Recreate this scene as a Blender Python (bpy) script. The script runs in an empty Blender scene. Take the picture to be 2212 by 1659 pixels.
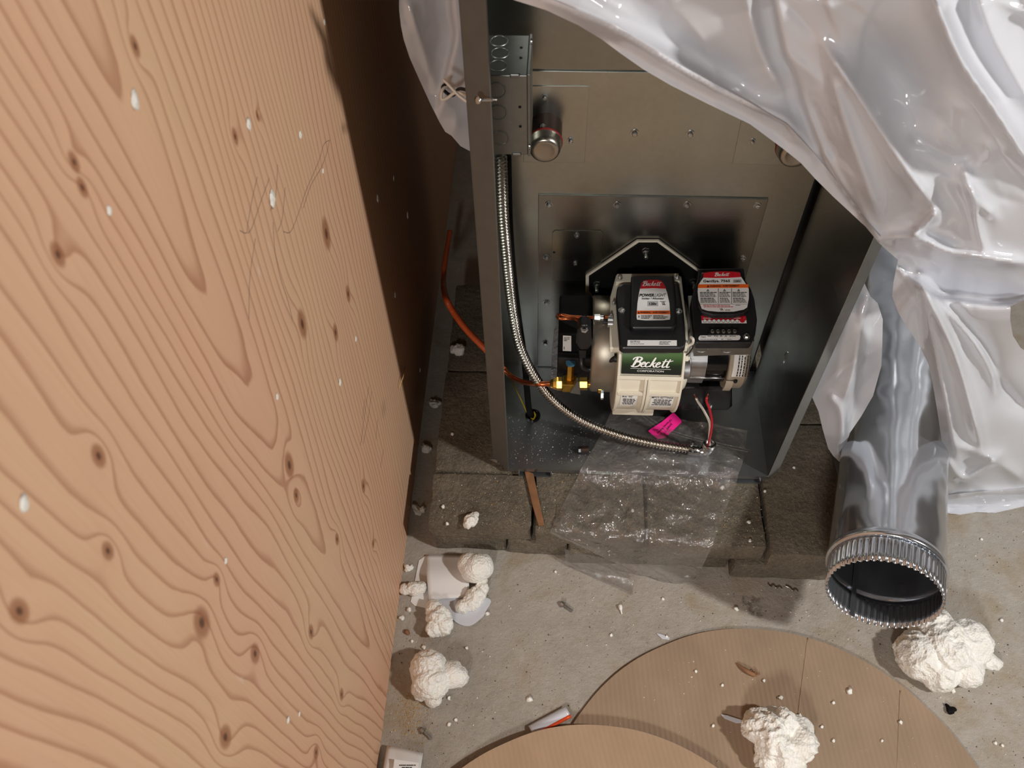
import bpy, bmesh, math, random
import numpy as np
from mathutils import Vector, Matrix, noise as mnoise

# ------------------------------------------------------------------ camera
scene = bpy.context.scene
C = scene.collection
CAM = Vector((0.07482, -0.79958, 1.54988))
PITCH, YAW, ROLL = 0.95981, 0.07758, -0.03547
FPX, CX, CY = 1908.48, 1106.0, 829.5
_f = Vector((0, math.cos(PITCH), -math.sin(PITCH))); _u = Vector((0, math.sin(PITCH), math.cos(PITCH))); _r = Vector((1, 0, 0))
_rz = Matrix.Rotation(YAW, 3, 'Z')
_f, _u, _r = _rz @ _f, _rz @ _u, _rz @ _r
CR = math.cos(ROLL) * _r + math.sin(ROLL) * _u
CU = -math.sin(ROLL) * _r + math.cos(ROLL) * _u
CF = _f
cam_d = bpy.data.cameras.new('camera'); cam = bpy.data.objects.new('camera', cam_d); C.objects.link(cam)
m = Matrix((CR, CU, -CF)).transposed().to_4x4(); m.translation = CAM
cam.matrix_world = m
cam_d.sensor_width = 36.0; cam_d.lens = FPX / 2212 * 36; cam_d.clip_start = 0.01
cam_d.dof.use_dof = True; cam_d.dof.focus_distance = 1.45; cam_d.dof.aperture_fstop = 9.4
scene.camera = cam

# ------------------------------------------------------------------ world, lamps, exposure
world = bpy.data.worlds.new('room_ambience'); scene.world = world; world.use_nodes = True
bg = world.node_tree.nodes['Background']; bg.inputs[0].default_value = (1.0, 0.93, 0.86, 1); bg.inputs[1].default_value = 0.02
def lamp(name, loc, power, size, col, target):
    d = bpy.data.lights.new(name, 'AREA'); d.shape = 'DISK'; d.size = size; d.energy = power; d.color = col
    o = bpy.data.objects.new(name, d); C.objects.link(o); o.location = loc
    o.rotation_euler = (Vector(target) - Vector(loc)).to_track_quat('-Z', 'Y').to_euler()
    return o
lamp('ceiling_lamp', (2.08, -1.05, 2.25), 48.0, 0.16, (1.0, 0.97, 0.935), (0.2, 0.0, 0.3))
lamp('front_fill_lamp', (-0.32, -3.2, 2.3), 56.0, 0.5, (1.0, 0.98, 0.96), (0.25, 0.2, 0.6))  # unseen fill light added in front to brighten burner and sheeting
vs = scene.view_settings
vs.view_transform = 'Standard'; vs.look = 'None'; vs.exposure = 0.0; vs.gamma = 1.0; vs.use_curve_mapping = False

cy = scene.cycles
cy.max_bounces = 8; cy.diffuse_bounces = 4; cy.glossy_bounces = 4; cy.transmission_bounces = 4; cy.transparent_max_bounces = 12; cy.caustics_reflective = False; cy.caustics_refractive = False
# ------------------------------------------------------------------ helpers
def ray(u, v):
    return (u - CX) / FPX * CR - (v - CY) / FPX * CU + CF
def on(u, v, ax, val):
    d = ray(u, v); t = (val - CAM[ax]) / d[ax]; return CAM + t * d
def onX(u, v, x): return on(u, v, 0, x)
def onY(u, v, y): return on(u, v, 1, y)
def onZ(u, v, z): return on(u, v, 2, z)
class Plane:
    def __init__(s, o, n): s.o = Vector(o); s.n = Vector(n).normalized()
    @staticmethod
    def through(a, b, c):
        n = (Vector(b) - Vector(a)).cross(Vector(c) - Vector(a)).normalized()
        if n.dot(CAM - Vector(a)) < 0: n = -n
        return Plane(a, n)
    def off(s, d): return Plane(s.o + s.n * d, s.n)
    def hit(s, u, v):
        d = ray(u, v); t = (s.o - CAM).dot(s.n) / d.dot(s.n); return CAM + t * d

class MB:
    def __init__(s): s.v = []; s.f = []
    def add(s, vs_, fs):
        k = len(s.v); s.v += [Vector(a) for a in vs_]; s.f += [tuple(i + k for i in f) for f in fs]; return s
    def box(s, lo, hi):
        x0, y0, z0 = lo; x1, y1, z1 = hi
        return s.add([(x0, y0, z0), (x1, y0, z0), (x1, y1, z0), (x0, y1, z0), (x0, y0, z1), (x1, y0, z1), (x1, y1, z1), (x0, y1, z1)],
              [(0, 3, 2, 1), (4, 5, 6, 7), (0, 1, 5, 4), (1, 2, 6, 5), (2, 3, 7, 6), (3, 0, 4, 7)])
    def prism(s, pts, vec):
        n = len(pts); pts = [Vector(q) for q in pts]; vec = Vector(vec)
        nn = Vector((0, 0, 0))
        for i in range(n): nn += pts[i].cross(pts[(i + 1) % n])
        if nn.dot(vec) > 0: pts = pts[::-1]
        k = [q + vec for q in pts]
        return s.add(pts + k, [tuple(range(n)), tuple(range(2 * n - 1, n - 1, -1))] + [(i, i + n, (i + 1) % n + n, (i + 1) % n) for i in range(n)])
    def cyl(s, a, b, r0, r1=None, n=20, caps=True, flip=False):
        a, b = Vector(a), Vector(b); r1 = r0 if r1 is None else r1
        return s.lathe(a, b - a, [(0, r0), ((b - a).length, r1)], n, caps, caps)
    def lathe(s, o, axis, prof, n=24, cap0=True, cap1=True, rmod=None):
        o = Vector(o); ax = Vector(axis).normalized(); e1 = ax.orthogonal().normalized(); e2 = ax.cross(e1)
        k = len(s.v); m_ = len(prof)
        for (h, r) in prof:
            for i in range(n):
                t = 2 * math.pi * i / n; rr = r if rmod is None else rmod(h, r, t)
                s.v.append(o + ax * h + (e1 * math.cos(t) + e2 * math.sin(t)) * rr)
        for j in range(m_ - 1):
            for i in range(n):
                a = k + j * n + i; b = k + j * n + (i + 1) % n
                s.f.append((a, b, b + n, a + n))
        if cap0: s.f.append(tuple(k + i for i in range(n - 1, -1, -1)))
        if cap1: s.f.append(tuple(k + (m_ - 1) * n + i for i in range(n)))
        return s
    def tube(s, path, r, n=10, rfun=None, caps=True):
        path = [Vector(q) for q in path]; L = 0; k = len(s.v); up = None
        for i, q in enumerate(path):
            a = path[max(i - 1, 0)]; b = path[min(i + 1, len(path) - 1)]; t = (b - a).normalized()
            if up is None: up = t.orthogonal().normalized()
            up = (up - t * up.dot(t)).normalized(); sd = t.cross(up)
            if i: L += (q - path[i - 1]).length
            for j in range(n):
                w = 2 * math.pi * j / n; rr = r if rfun is None else rfun(L, w)
                s.v.append(q + (up * math.cos(w) + sd * math.sin(w)) * rr)
        for i in range(len(path) - 1):
            for j in range(n):
                a = k + i * n + j; b = k + i * n + (j + 1) % n
                s.f.append((a, b, b + n, a + n))
        if caps:
            s.f.append(tuple(k + j for j in range(n - 1, -1, -1))); s.f.append(tuple(k + (len(path) - 1) * n + j for j in range(n)))
        return s
    def grid(s, rows):
        k = len(s.v); nr = len(rows); nc = len(rows[0])
        for r_ in rows: s.v += [Vector(q) for q in r_]
        for i in range(nr - 1):
            for j in range(nc - 1):
                a = k + i * nc + j; s.f.append((a, a + 1, a + nc + 1, a + nc))
        return s
    def build(s, name, mat_, parent=None, smooth=False, bevel=0, seg=2, solid=0, auto=None):
        return mesh_obj(name, s.v, s.f, mat_, parent, smooth, bevel, seg, solid, auto)

def spline(pts, n=12, closed=False):
    pts = [Vector(q) for q in pts]; out = []; N_ = len(pts)
    for i in range(N_ if closed else N_ - 1):
        if closed: p0, p1, p2, p3 = pts[i - 1], pts[i], pts[(i + 1) % N_], pts[(i + 2) % N_]
        else: p0, p1, p2, p3 = pts[max(i - 1, 0)], pts[i], pts[i + 1], pts[min(i + 2, N_ - 1)]
        for k in range(n):
            t = k / n
            out.append(0.5 * ((2 * p1) + (p2 - p0) * t + (2 * p0 - 5 * p1 + 4 * p2 - p3) * t * t + (3 * p1 - p0 - 3 * p2 + p3) * t ** 3))
    if not closed: out.append(pts[-1])
    return out
def resample(path, step):
    out = [path[0]]; acc = 0
    for a, b in zip(path[:-1], path[1:]):
        d = (b - a).length
        if d < 1e-9: continue
        t = step - acc
        while t <= d:
            out.append(a + (b - a) * (t / d)); t += step
        acc = (acc + d) % step
    out.append(path[-1]); return out

WPOS = {}
def place(o, wc, parent):
    WPOS[o] = Vector(wc)
    if parent is not None:
        o.parent = parent; o.location = Vector(wc) - WPOS[parent]
    else: o.location = wc
def mesh_obj(name, verts, faces, mat_, parent=None, smooth=False, bevel=0, seg=2, solid=0, auto=None):
    lo = Vector((min(q[i] for q in verts) for i in range(3))); hi = Vector((max(q[i] for q in verts) for i in range(3)))
    c = (lo + hi) / 2
    if parent is None: c.z = lo.z
    me = bpy.data.meshes.new(name); me.from_pydata([tuple(Vector(q) - c) for q in verts], [], faces); me.validate(); me.update()
    o = bpy.data.objects.new(name, me); C.objects.link(o)
    if mat_ is not None: me.materials.append(mat_)
    if smooth:
        for pl in me.polygons: pl.use_smooth = True
        if auto is not None: me.set_sharp_from_angle(angle=math.radians(auto))
    if solid:
        md = o.modifiers.new('thickness', 'SOLIDIFY'); md.thickness = solid; md.offset = 0
    if bevel:
        md = o.modifiers.new('bevel', 'BEVEL'); md.width = bevel; md.segments = seg; md.limit_method = 'ANGLE'; md.angle_limit = math.radians(35); md.harden_normals = False
    place(o, c, parent)
    return o
def thing(name, label, cat, loc, group=None):
    o = bpy.data.objects.new(name, None); C.objects.link(o); o.empty_display_size = 0.02; o.location = loc; WPOS[o] = Vector(loc)
    return tag(o, label, cat, group)
def tag(o, label=None, cat=None, group=None, kind=None):
    if label: o['label'] = label
    if cat: o['category'] = cat
    if group: o['group'] = group
    if kind: o['kind'] = kind
    return o
def slab(name, px, plane, thick, mat_, parent=None, bevel=0, seg=2):
    return MB().prism([plane.hit(u, v) for u, v in px], -plane.n * thick).build(name, mat_, parent, bevel=bevel, seg=seg)

# ------------------------------------------------------------------ materials
def lin(c):
    return tuple(((x / 255) / 12.92 if x / 255 <= 0.04045 else ((x / 255 + 0.055) / 1.055) ** 2.4) for x in c) + (1.0,)
class NT:
    def __init__(s, name):
        s.m = bpy.data.materials.new(name); s.m.use_nodes = True; s.t = s.m.node_tree; s.b = s.t.nodes['Principled BSDF']; s.out = s.t.nodes['Material Output']
    def _in(s, sock, val):
        if val is None: return
        if isinstance(val, bpy.types.NodeSocket): s.t.links.new(val, sock)
        elif isinstance(val, (tuple, list)) and len(val) == 3 and sock.type == 'RGBA': sock.default_value = (*val, 1)
        else: sock.default_value = val
    def node(s, typ, **kw):
        n = s.t.nodes.new(typ)
        for k, v in kw.items(): setattr(n, k, v)
        return n
    def math(s, op, a, b=None, c=None, clamp=False):
        n = s.node('ShaderNodeMath', operation=op, use_clamp=clamp); s._in(n.inputs[0], a); s._in(n.inputs[1], b); s._in(n.inputs[2], c); return n.outputs[0]
    def vmath(s, op, a, b=None):
        n = s.node('ShaderNodeVectorMath', operation=op); s._in(n.inputs[0], a); s._in(n.inputs[1], b); return n.outputs[0] if op not in ('LENGTH', 'DISTANCE', 'DOT_PRODUCT') else n.outputs['Value']
    def pos(s): return s.node('ShaderNodeNewGeometry').outputs['Position']
    def obj(s): return s.node('ShaderNodeTexCoord').outputs['Object']
    def mapping(s, vec, scale=(1, 1, 1), rot=(0, 0, 0), loc=(0, 0, 0)):
        n = s.node('ShaderNodeMapping'); s._in(n.inputs['Vector'], vec); n.inputs['Scale'].default_value = scale; n.inputs['Rotation'].default_value = rot; n.inputs['Location'].default_value = loc; return n.outputs[0]
    def noise(s, vec, scale, detail=2, rough=0.5, dist=0, col=False):
        n = s.node('ShaderNodeTexNoise'); s._in(n.inputs['Vector'], vec); n.inputs['Scale'].default_value = scale; n.inputs['Detail'].default_value = detail; n.inputs['Roughness'].default_value = rough; n.inputs['Distortion'].default_value = dist
        return n.outputs['Color' if col else 'Fac']
    def voro(s, vec, scale, feature='F1', out='Distance'):
        n = s.node('ShaderNodeTexVoronoi', feature=feature); s._in(n.inputs['Vector'], vec); n.inputs['Scale'].default_value = scale; return n.outputs[out]
    def ramp(s, fac, stops, interp='LINEAR'):
        n = s.node('ShaderNodeValToRGB'); s._in(n.inputs[0], fac); cr = n.color_ramp; cr.interpolation = interp
        while len(cr.elements) < len(stops): cr.elements.new(0.5)
        for e, (p_, c_) in zip(cr.elements, stops):
            e.position = p_; e.color = c_ if len(c_) == 4 else (*c_, 1)
        return n.outputs[0]
    def mix(s, fac, a, b, mode='MIX'):
        n = s.node('ShaderNodeMix', data_type='RGBA', blend_type=mode); s._in(n.inputs[0], fac); s._in(n.inputs[6], a); s._in(n.inputs[7], b); return n.outputs[2]
    def rng(s, v, a, b, c=0.0, d=1.0, smooth=True):
        n = s.node('ShaderNodeMapRange', interpolation_type='SMOOTHSTEP' if smooth else 'LINEAR'); s._in(n.inputs[0], v); n.inputs[1].default_value = a; n.inputs[2].default_value = b; n.inputs[3].default_value = c; n.inputs[4].default_value = d; return n.outputs[0]
    def sep(s, v):
        n = s.node('ShaderNodeSeparateXYZ'); s._in(n.inputs[0], v); return n.outputs
    def comb(s, x, y, z):
        n = s.node('ShaderNodeCombineXYZ'); s._in(n.inputs[0], x); s._in(n.inputs[1], y); s._in(n.inputs[2], z); return n.outputs[0]
    def bump(s, h, strength, dist, prev=None):
        n = s.node('ShaderNodeBump'); s._in(n.inputs['Height'], h); n.inputs['Strength'].default_value = strength; n.inputs['Distance'].default_value = dist
        if prev is not None: s._in(n.inputs['Normal'], prev)
        return n.outputs[0]
    def set(s, **kw):
        for k, v in kw.items(): s._in(s.b.inputs[k.replace('_', ' ')], v)
        return s
def plain(name, rgb, rough=0.5, metal=0.0, var=0.12, scale=40, bump=0.0, spec=0.5):
    t = NT(name); c = lin(rgb); n_ = t.noise(t.obj(), scale, 3)
    dk = tuple(x * (1 - var) for x in c[:3]); lt = tuple(min(1, x * (1 + var)) for x in c[:3])
    t.set(Base_Color=t.ramp(n_, [(0.3, dk), (0.7, lt)]), Metallic=metal)
    t.set(Roughness=t.rng(t.noise(t.obj(), scale * 0.7, 2), 0.3, 0.7, max(0, rough - 0.06), min(1, rough + 0.06)))
    t.b.inputs['Specular IOR Level'].default_value = spec
    if bump: t.set(Normal=t.bump(n_, bump, 0.002))
    return t.m
def galv(name, rgb, rough, metal=1.0, spangle=0.1, bump=0.02):
    t = NT(name); c = lin(rgb)[:3]; P = t.obj()
    v = t.voro(P, 120, out='Color'); g = t.sep(v)[0]; n_ = t.noise(P, 9, 4)
    k = t.math('ADD', t.math('MULTIPLY', g, spangle), t.math('MULTIPLY', n_, 0.25))
    f = t.math('ADD', k, 0.82)
    col = t.node('ShaderNodeVectorMath', operation='SCALE'); col.inputs[0].default_value = c; t._in(col.inputs['Scale'], f)
    t.set(Base_Color=col.outputs[0], Metallic=metal, Roughness=t.rng(t.noise(P, 4, 2, 0.5), 0.3, 0.75, rough - 0.03, rough + 0.05))
    t.set(Normal=t.bump(t.noise(t.mapping(P, (1, 1, 1)), 5, 2), bump, 0.05))
    return t.m
M = {}
M['galv_in'] = galv('galvanised panel', (182, 186, 180), 0.30, 1.0, 0.05)
M['galv_darkened'] = galv('galvanised panel darkened', (160, 161, 155), 0.26, 1.0, 0.04)  # same metal as the panel, darkened in colour to imitate dark reflections
M['galv_pan'] = galv('galvanised pan', (168, 172, 176), 0.30, 0.95, 0.08)
M['galv_box'] = galv('galvanised box', (150, 152, 150), 0.40, 1.0, 0.08)
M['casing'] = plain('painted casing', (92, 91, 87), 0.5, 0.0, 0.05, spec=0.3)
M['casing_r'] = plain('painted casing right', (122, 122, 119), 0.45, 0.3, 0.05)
M['pipe'] = galv('galvanised pipe', (214, 219, 226), 0.17, 0.92, 0.03, 0.35)
M['zinc'] = plain('zinc screw', (190, 192, 192), 0.28, 1.0, 0.1)
M['steel'] = plain('flex steel', (186, 182, 174), 0.24, 1.0, 0.08)
M['chrome'] = plain('die cast connector', (200, 200, 200), 0.2, 1.0, 0.1, 60, 0.1)
M['alu'] = plain('cast aluminium', (176, 176, 176), 0.4, 1.0, 0.08, 60, 0.1)
M['shutter'] = plain('beige grey metal', (158, 150, 136), 0.35, 0.75, 0.06)
M['cream'] = plain('cream enamel', (226, 220, 202), 0.35, 0, 0.04)
M['motor_beige'] = plain('motor end paint', (168, 156, 138), 0.42, 0.0, 0.05)
M['black'] = plain('black plastic', (26, 26, 28), 0.38, 0, 0.15)
M['black_gloss'] = plain('gloss black', (16, 16, 17), 0.16, 0, 0.1)
M['black_matte'] = plain('matte black iron', (10, 10, 10), 0.7, 0, 0.15, spec=0.2)
M['void'] = plain('dark opening', (6, 6, 6), 0.9, 0, 0.0)  # near-black colour stands in for the shade inside holes and gaps
M['brass'] = plain('brass', (214, 172, 78), 0.24, 1.0, 0.1)
M['copper'] = plain('copper', (200, 112, 70), 0.28, 1.0, 0.12)
M['orange'] = plain('orange sleeve', (206, 92, 46), 0.35, 0, 0.08)
M['rust'] = plain('brown tube', (52, 34, 26), 0.5, 0.3, 0.15)
M['red_gasket'] = plain('red gasket', (120, 24, 18), 0.5)
M['cap'] = plain('steel cap', (178, 172, 162), 0.3, 1.0, 0.06)
M['white_lbl'] = plain('white label', (236, 236, 234), 0.4, 0, 0.02)
M['grey_lbl'] = plain('silver label', (176, 176, 176), 0.4, 0, 0.02)
M['red'] = plain('red print', (196, 26, 40), 0.4, 0, 0.03)
M['orange_lbl'] = plain('orange print', (240, 106, 34), 0.4, 0, 0.02)
M['ink'] = plain('black ink', (14, 14, 14), 0.5, 0, 0.02)
M['red_ink'] = plain('red ink', (190, 40, 50), 0.5, 0, 0.02)
M['grey_ink'] = plain('grey ink', (120, 120, 120), 0.5, 0, 0.02)
M['white_ink'] = plain('white ink', (240, 240, 236), 0.5, 0, 0.02)
M['pink'] = plain('pink sticker', (255, 40, 150), 0.4, 0, 0.03)
M['wire_white'] = plain('white wire', (224, 218, 206), 0.4)
M['wire_red'] = plain('red wire', (180, 30, 46), 0.4)
M['wire_yellow'] = plain('yellow wire', (206, 178, 40), 0.4)
M['blue'] = plain('blue washer', (52, 92, 112), 0.4)
t = NT('white spray foam'); P = t.obj()
nn = t.noise(P, 120, 5, 0.6)
t.set(Base_Color=t.ramp(nn, [(0.3, lin((244, 240, 228))), (0.65, lin((253, 252, 247)))]), Roughness=0.55, Normal=t.bump(t.math('ADD', nn, t.math('MULTIPLY', t.voro(P, 260), 0.6)), 0.6, 0.004))
t.b.inputs['Subsurface Weight'].default_value = 0.15; t.b.inputs['Subsurface Radius'].default_value = (0.006, 0.005, 0.004)
M['foam'] = t.m
M['paper'] = plain('white paper', (232, 230, 228), 0.5, 0, 0.03, 20)
M['shim'] = plain('brown shim wood', (138, 98, 66), 0.7, 0, 0.2, 60)
t = NT('green logo plate'); z_ = t.sep(t.obj())[2]
t.set(Base_Color=t.ramp(t.rng(z_, -0.012, 0.014, 0, 1, False), [(0.0, lin((30, 34, 32))), (0.45, lin((36, 48, 30))), (1.0, lin((64, 98, 40)))]), Roughness=0.3)
M['green'] = t.m
# clear film and milky polyethylene
def film(name, tint, alpha, gloss, rough, bump_s, bscale, transl=0.5, layer_noise=0.0):
    t = NT(name); t.t.nodes.remove(t.b); P = t.pos()
    n1 = t.noise(P, bscale, 3, 0.55, 0.6); n2 = t.noise(t.mapping(P, (1, 1, 0.35)), bscale * 3.1, 4, 0.6, 0.8)
    nb = t.bump(t.math('ADD', n1, t.math('MULTIPLY', n2, 0.35)), bump_s, 0.02)
    d = t.node('ShaderNodeBsdfDiffuse'); d.inputs[0].default_value = lin(tint); t._in(d.inputs['Normal'], nb)
    tr = t.node('ShaderNodeBsdfTranslucent'); tr.inputs[0].default_value = lin(tint); t._in(tr.inputs['Normal'], nb)
    tp = t.node('ShaderNodeBsdfTransparent'); tp.inputs[0].default_value = (0.97, 0.97, 0.97, 1)
    gl = t.node('ShaderNodeBsdfGlossy'); gl.inputs['Roughness'].default_value = rough; t._in(gl.inputs['Normal'], nb)
    fr = t.node('ShaderNodeLayerWeight'); fr.inputs[0].default_value = 0.5; t._in(fr.inputs['Normal'], nb); fk = t.math('ADD', t.math('MULTIPLY', t.math('POWER', fr.outputs['Facing'], 4.0), 0.5), 0.05)
    m1 = t.node('ShaderNodeMixShader'); m1.inputs[0].default_value = transl; t.t.links.new(d.outputs[0], m1.inputs[1]); t.t.links.new(tr.outputs[0], m1.inputs[2])
    m2 = t.node('ShaderNodeMixShader'); t._in(m2.inputs[0], alpha); t.t.links.new(tp.outputs[0], m2.inputs[1]); t.t.links.new(m1.outputs[0], m2.inputs[2])
    m3 = t.node('ShaderNodeMixShader'); t._in(m3.inputs[0], t.math('MULTIPLY', fk, gloss, clamp=True)); t.t.links.new(m2.outputs[0], m3.inputs[1]); t.t.links.new(gl.outputs[0], m3.inputs[2])
    t.t.links.new(m3.outputs[0], t.out.inputs[0])
    return t.m
M['poly'] = film('milky polyethylene', (245, 248, 255), 0.87, 1.5, 0.11, 0.05, 9, 0.28)
M['bag'] = film('clear bag film', (205, 200, 195), 0.18, 2.8, 0.06, 0.55, 26, 0.4)
M['clear'] = film('thin clear film', (205, 200, 195), 0.05, 1.4, 0.08, 0.5, 26, 0.4)
M['foil'] = film('foil pouch', (150, 150, 150), 0.6, 3.0, 0.25, 0.4, 50, 0.2)
# cardboard
def cardboard(name, rgb, ang):
    t = NT(name); P = t.mapping(t.pos(), (1, 1, 1), (0, 0, ang)); s_ = t.sep(P)
    w = t.math('SINE', t.math('MULTIPLY', s_[0], 2 * math.pi / 0.0085))
    n_ = t.noise(t.mapping(P, (1.6, 1, 1)), 9, 5, 0.6); c = lin(rgb)[:3]
    f = t.math('ADD', t.math('MULTIPLY', w, 0.035), t.math('MULTIPLY', n_, 0.9))
    t.set(Base_Color=t.ramp(f, [(0.2, tuple(x * 0.82 for x in c)), (0.75, tuple(x * 1.08 for x in c))]), Roughness=0.75, Normal=t.bump(w, 0.12, 0.002))
    return t.m
M['card'] = cardboard('cardboard', (162, 138, 114), -0.08)
M['card2'] = cardboard('cardboard light', (178, 150, 122), -0.25)
# concrete floor
t = NT('concrete floor'); P = t.pos()
n1 = t.noise(P, 3.2, 5, 0.6); n2 = t.noise(P, 40, 4, 0.65); n3 = t.noise(P, 420, 2)
f = t.math('ADD', t.math('MULTIPLY', n1, 0.55), t.math('ADD', t.math('MULTIPLY', n2, 0.3), t.math('MULTIPLY', n3, 0.15)))
base = t.ramp(f, [(0.3, lin((136, 128, 116))), (0.5, lin((164, 157, 147))), (0.7, lin((182, 177, 168)))])
st = t.rng(t.noise(P, 6.5, 4, 0.65, 0.4), 0.50, 0.70, 0, 0.7)
base = t.mix(st, base, lin((150, 132, 104)))
spk = t.rng(t.voro(P, 95), 0.06, 0.15, 1, 0); spk = t.math('MULTIPLY', spk, t.rng(t.noise(P, 14, 2), 0.5, 0.62))
base = t.mix(t.math('MULTIPLY', spk, 0.85), base, lin((84, 72, 58)))
yv = t.rng(t.noise(P, 300, 2), 0.62, 0.7, 0, 0.35); base = t.mix(yv, base, lin((206, 180, 130)))
t.set(Base_Color=base, Roughness=0.7, Normal=t.bump(t.math('ADD', t.math('MULTIPLY', n3, 0.5), t.noise(P, 130, 3)), 0.5, 0.003))
M['floor'] = t.m
# paver concrete
t = NT('paver concrete'); P = t.pos()
n1 = t.noise(P, 9, 4, 0.6); n2 = t.noise(P, 160, 4, 0.7)
base = t.ramp(t.math('ADD', t.math('MULTIPLY', n1, 0.5), t.math('MULTIPLY', n2, 0.5)), [(0.3, lin((76, 69, 58))), (0.5, lin((108, 100, 86))), (0.7, lin((138, 129, 113)))])
gr = t.rng(t.noise(P, 520, 1), 0.66, 0.74, 0, 0.6); base = t.mix(gr, base, lin((205, 180, 122)))
t.set(Base_Color=base, Roughness=0.85, Normal=t.bump(t.math('ADD', n2, t.math('MULTIPLY', t.noise(P, 45, 4, 0.6), 1.2)), 0.8, 0.005))
M['paver'] = t.m
# plywood with vertical grain, cathedrals and knots
XP = -0.193
KN = [(436, 1345, .013), (551, 1412, .010), (625, 1005, .013), (653, 700, .014), (725, 718, .010), (487, 1592, .011), (213, 985, .007), (233, 1190, .006), (42, 1320, .007),
      (292, 100, .0055), (178, 405, .005), (705, 505, .016), (672, 1365, .009), (785, 1050, .010), (728, 1165, .008), (738, 1500, .009), (508, 295, .006), (683, 1625, .009), (752, 635, .010), (160, 350, .005), (468, 1252, .006), (640, 1070, .008), (125, 550, .006), (556, 250, .004), (806, 1175, .007)]
t = NT('fir plywood'); pp = t.sep(t.pos()); Yw, Zw = pp[1], pp[2]
V0 = t.comb(Yw, Zw, 0.0)
nA = t.noise(t.mapping(V0, (3.0, 0.75, 1), (0, 0, 0), (0.3, 1.1, 0)), 1.6, 2, 0.45)
nB = t.noise(t.mapping(V0, (10, 2.2, 1), (0, 0, 0), (3.3, 0.7, 0)), 1.5, 2, 0.5)
nC = t.noise(t.mapping(V0, (40, 14, 1)), 2.0, 3, 0.6)
dy = t.math('ADD', Yw, 0.362)
root = t.math('SQRT', t.math('ADD', t.math('MULTIPLY', dy, dy), 0.0011))
root = t.math('MULTIPLY', root, t.rng(dy, -0.20, 0.02, 0.74, 1.0))
g = t.math('ADD', t.math('MULTIPLY', root, 78.0), t.math('MULTIPLY', Zw, t.rng(dy, -0.2, 0.0, -2.0, -5.0)))
g = t.math('ADD', g, t.math('MULTIPLY', nA, 7.0)); g = t.math('ADD', g, t.math('MULTIPLY', nB, 1.4)); g = t.math('ADD', g, t.math('MULTIPLY', nC, 0.11))
kn_dark = None; kn_core = None
for (u, v, r) in KN:
    q = onX(u, v, XP)
    a = t.math('MULTIPLY', t.math('SUBTRACT', Yw, q.y), 1 / r); b = t.math('MULTIPLY', t.math('SUBTRACT', Zw, q.z), 1 / (r * 1.7))
    d2 = t.math('ADD', t.math('MULTIPLY', a, a), t.math('MULTIPLY', b, b))
    e = t.math('EXPONENT', t.math('MULTIPLY', d2, -0.22))
    g = t.math('ADD', g, t.math('MULTIPLY', e, (55 * r + 0.7) * (1 if int(u * 7 + v) % 3 else -1)))
    k1 = t.rng(d2, 0.25, 1.15, 1, 0); k2 = t.rng(d2, 0.0, 0.16, 1, 0)
    kn_dark = k1 if kn_dark is None else t.math('MAXIMUM', kn_dark, k1)
    kn_core = k2 if kn_core is None else t.math('MAXIMUM', kn_core, k2)
fr_ = t.math('FRACT', g)
late = t.math('MULTIPLY', t.rng(fr_, 0.70, 0.95, 0, 1), t.rng(fr_, 0.955, 1.0, 1, 0))
soft = t.rng(fr_, 0.2, 0.95, 0, 1, False)
fine = t.noise(t.mapping(V0, (600, 9, 1)), 1.0, 3, 0.6)
tone = t.noise(t.mapping(V0, (4, 1.2, 1)), 1.5, 2)
base = t.ramp(tone, [(0.3, lin((229, 192, 155))), (0.7, lin((231, 184, 153)))])
base = t.mix(t.math('MULTIPLY', soft, 0.22), base, lin((210, 164, 134)))
base = t.mix(t.math('MULTIPLY', late, t.rng(tone, 0.2, 0.8, 0.48, 0.72)), base, lin((172, 118, 88)))
base = t.mix(t.math('MULTIPLY', t.rng(fine, 0.35, 0.75), 0.16), base, lin((190, 140, 104)))
base = t.mix(t.math('MULTIPLY', kn_dark, 0.72), base, lin((150, 92, 58)))
base = t.mix(t.math('MULTIPLY', kn_core, 0.8), base, lin((74, 46, 36)))
scuff = t.math('MULTIPLY', t.rng(t.noise(t.mapping(V0, (20, 7, 1), (0, 0, 0), (5, 9, 0)), 1.0, 3, 0.6), 0.70, 0.78, 0, 0.75), 1.0)
base = t.mix(scuff, base, lin((240, 226, 214)))
t.set(Base_Color=base, Roughness=0.5, Normal=t.bump(t.math('ADD', t.math('MULTIPLY', fine, 0.5), t.math('MULTIPLY', late, -0.4)), 0.15, 0.0015))
t.b.inputs['Specular IOR Level'].default_value = 0.35
M['ply'] = t.m
M['ceiling'] = plain('bare ceiling joist boards', (128, 112, 94), 0.8)
M['pencil'] = plain('pencil graphite', (110, 92, 84), 0.6)
M['wall'] = plain('dim plaster', (120, 112, 104), 0.8)
random.seed(7)
D = 0.234; W = 0.47; ZP = 0.137; ZT = 1.26; YB = 0.62
# ------------------------------------------------------------------ the setting
o = MB().box((-0.4, -2.6, -0.1), (3.2, 1.6, 0.0)).build('floor', M['floor']); tag(o, 'dusty grey concrete floor under the furnace', 'floor', kind='structure')
o = MB().box((XP - 0.019, -1.6, 0.0), (XP, 1.3, 1.75)).build('wall_left', M['ply'], bevel=0.001); tag(o, 'tan plywood wall panel with knots and wavy grain', 'wall', kind='structure')
o = MB().box((-0.4, 1.3, 0.0), (3.2, 1.4, 2.4)).build('wall_back', M['wall']); tag(o, 'dim wall behind the furnace', 'wall', kind='structure')

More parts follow.
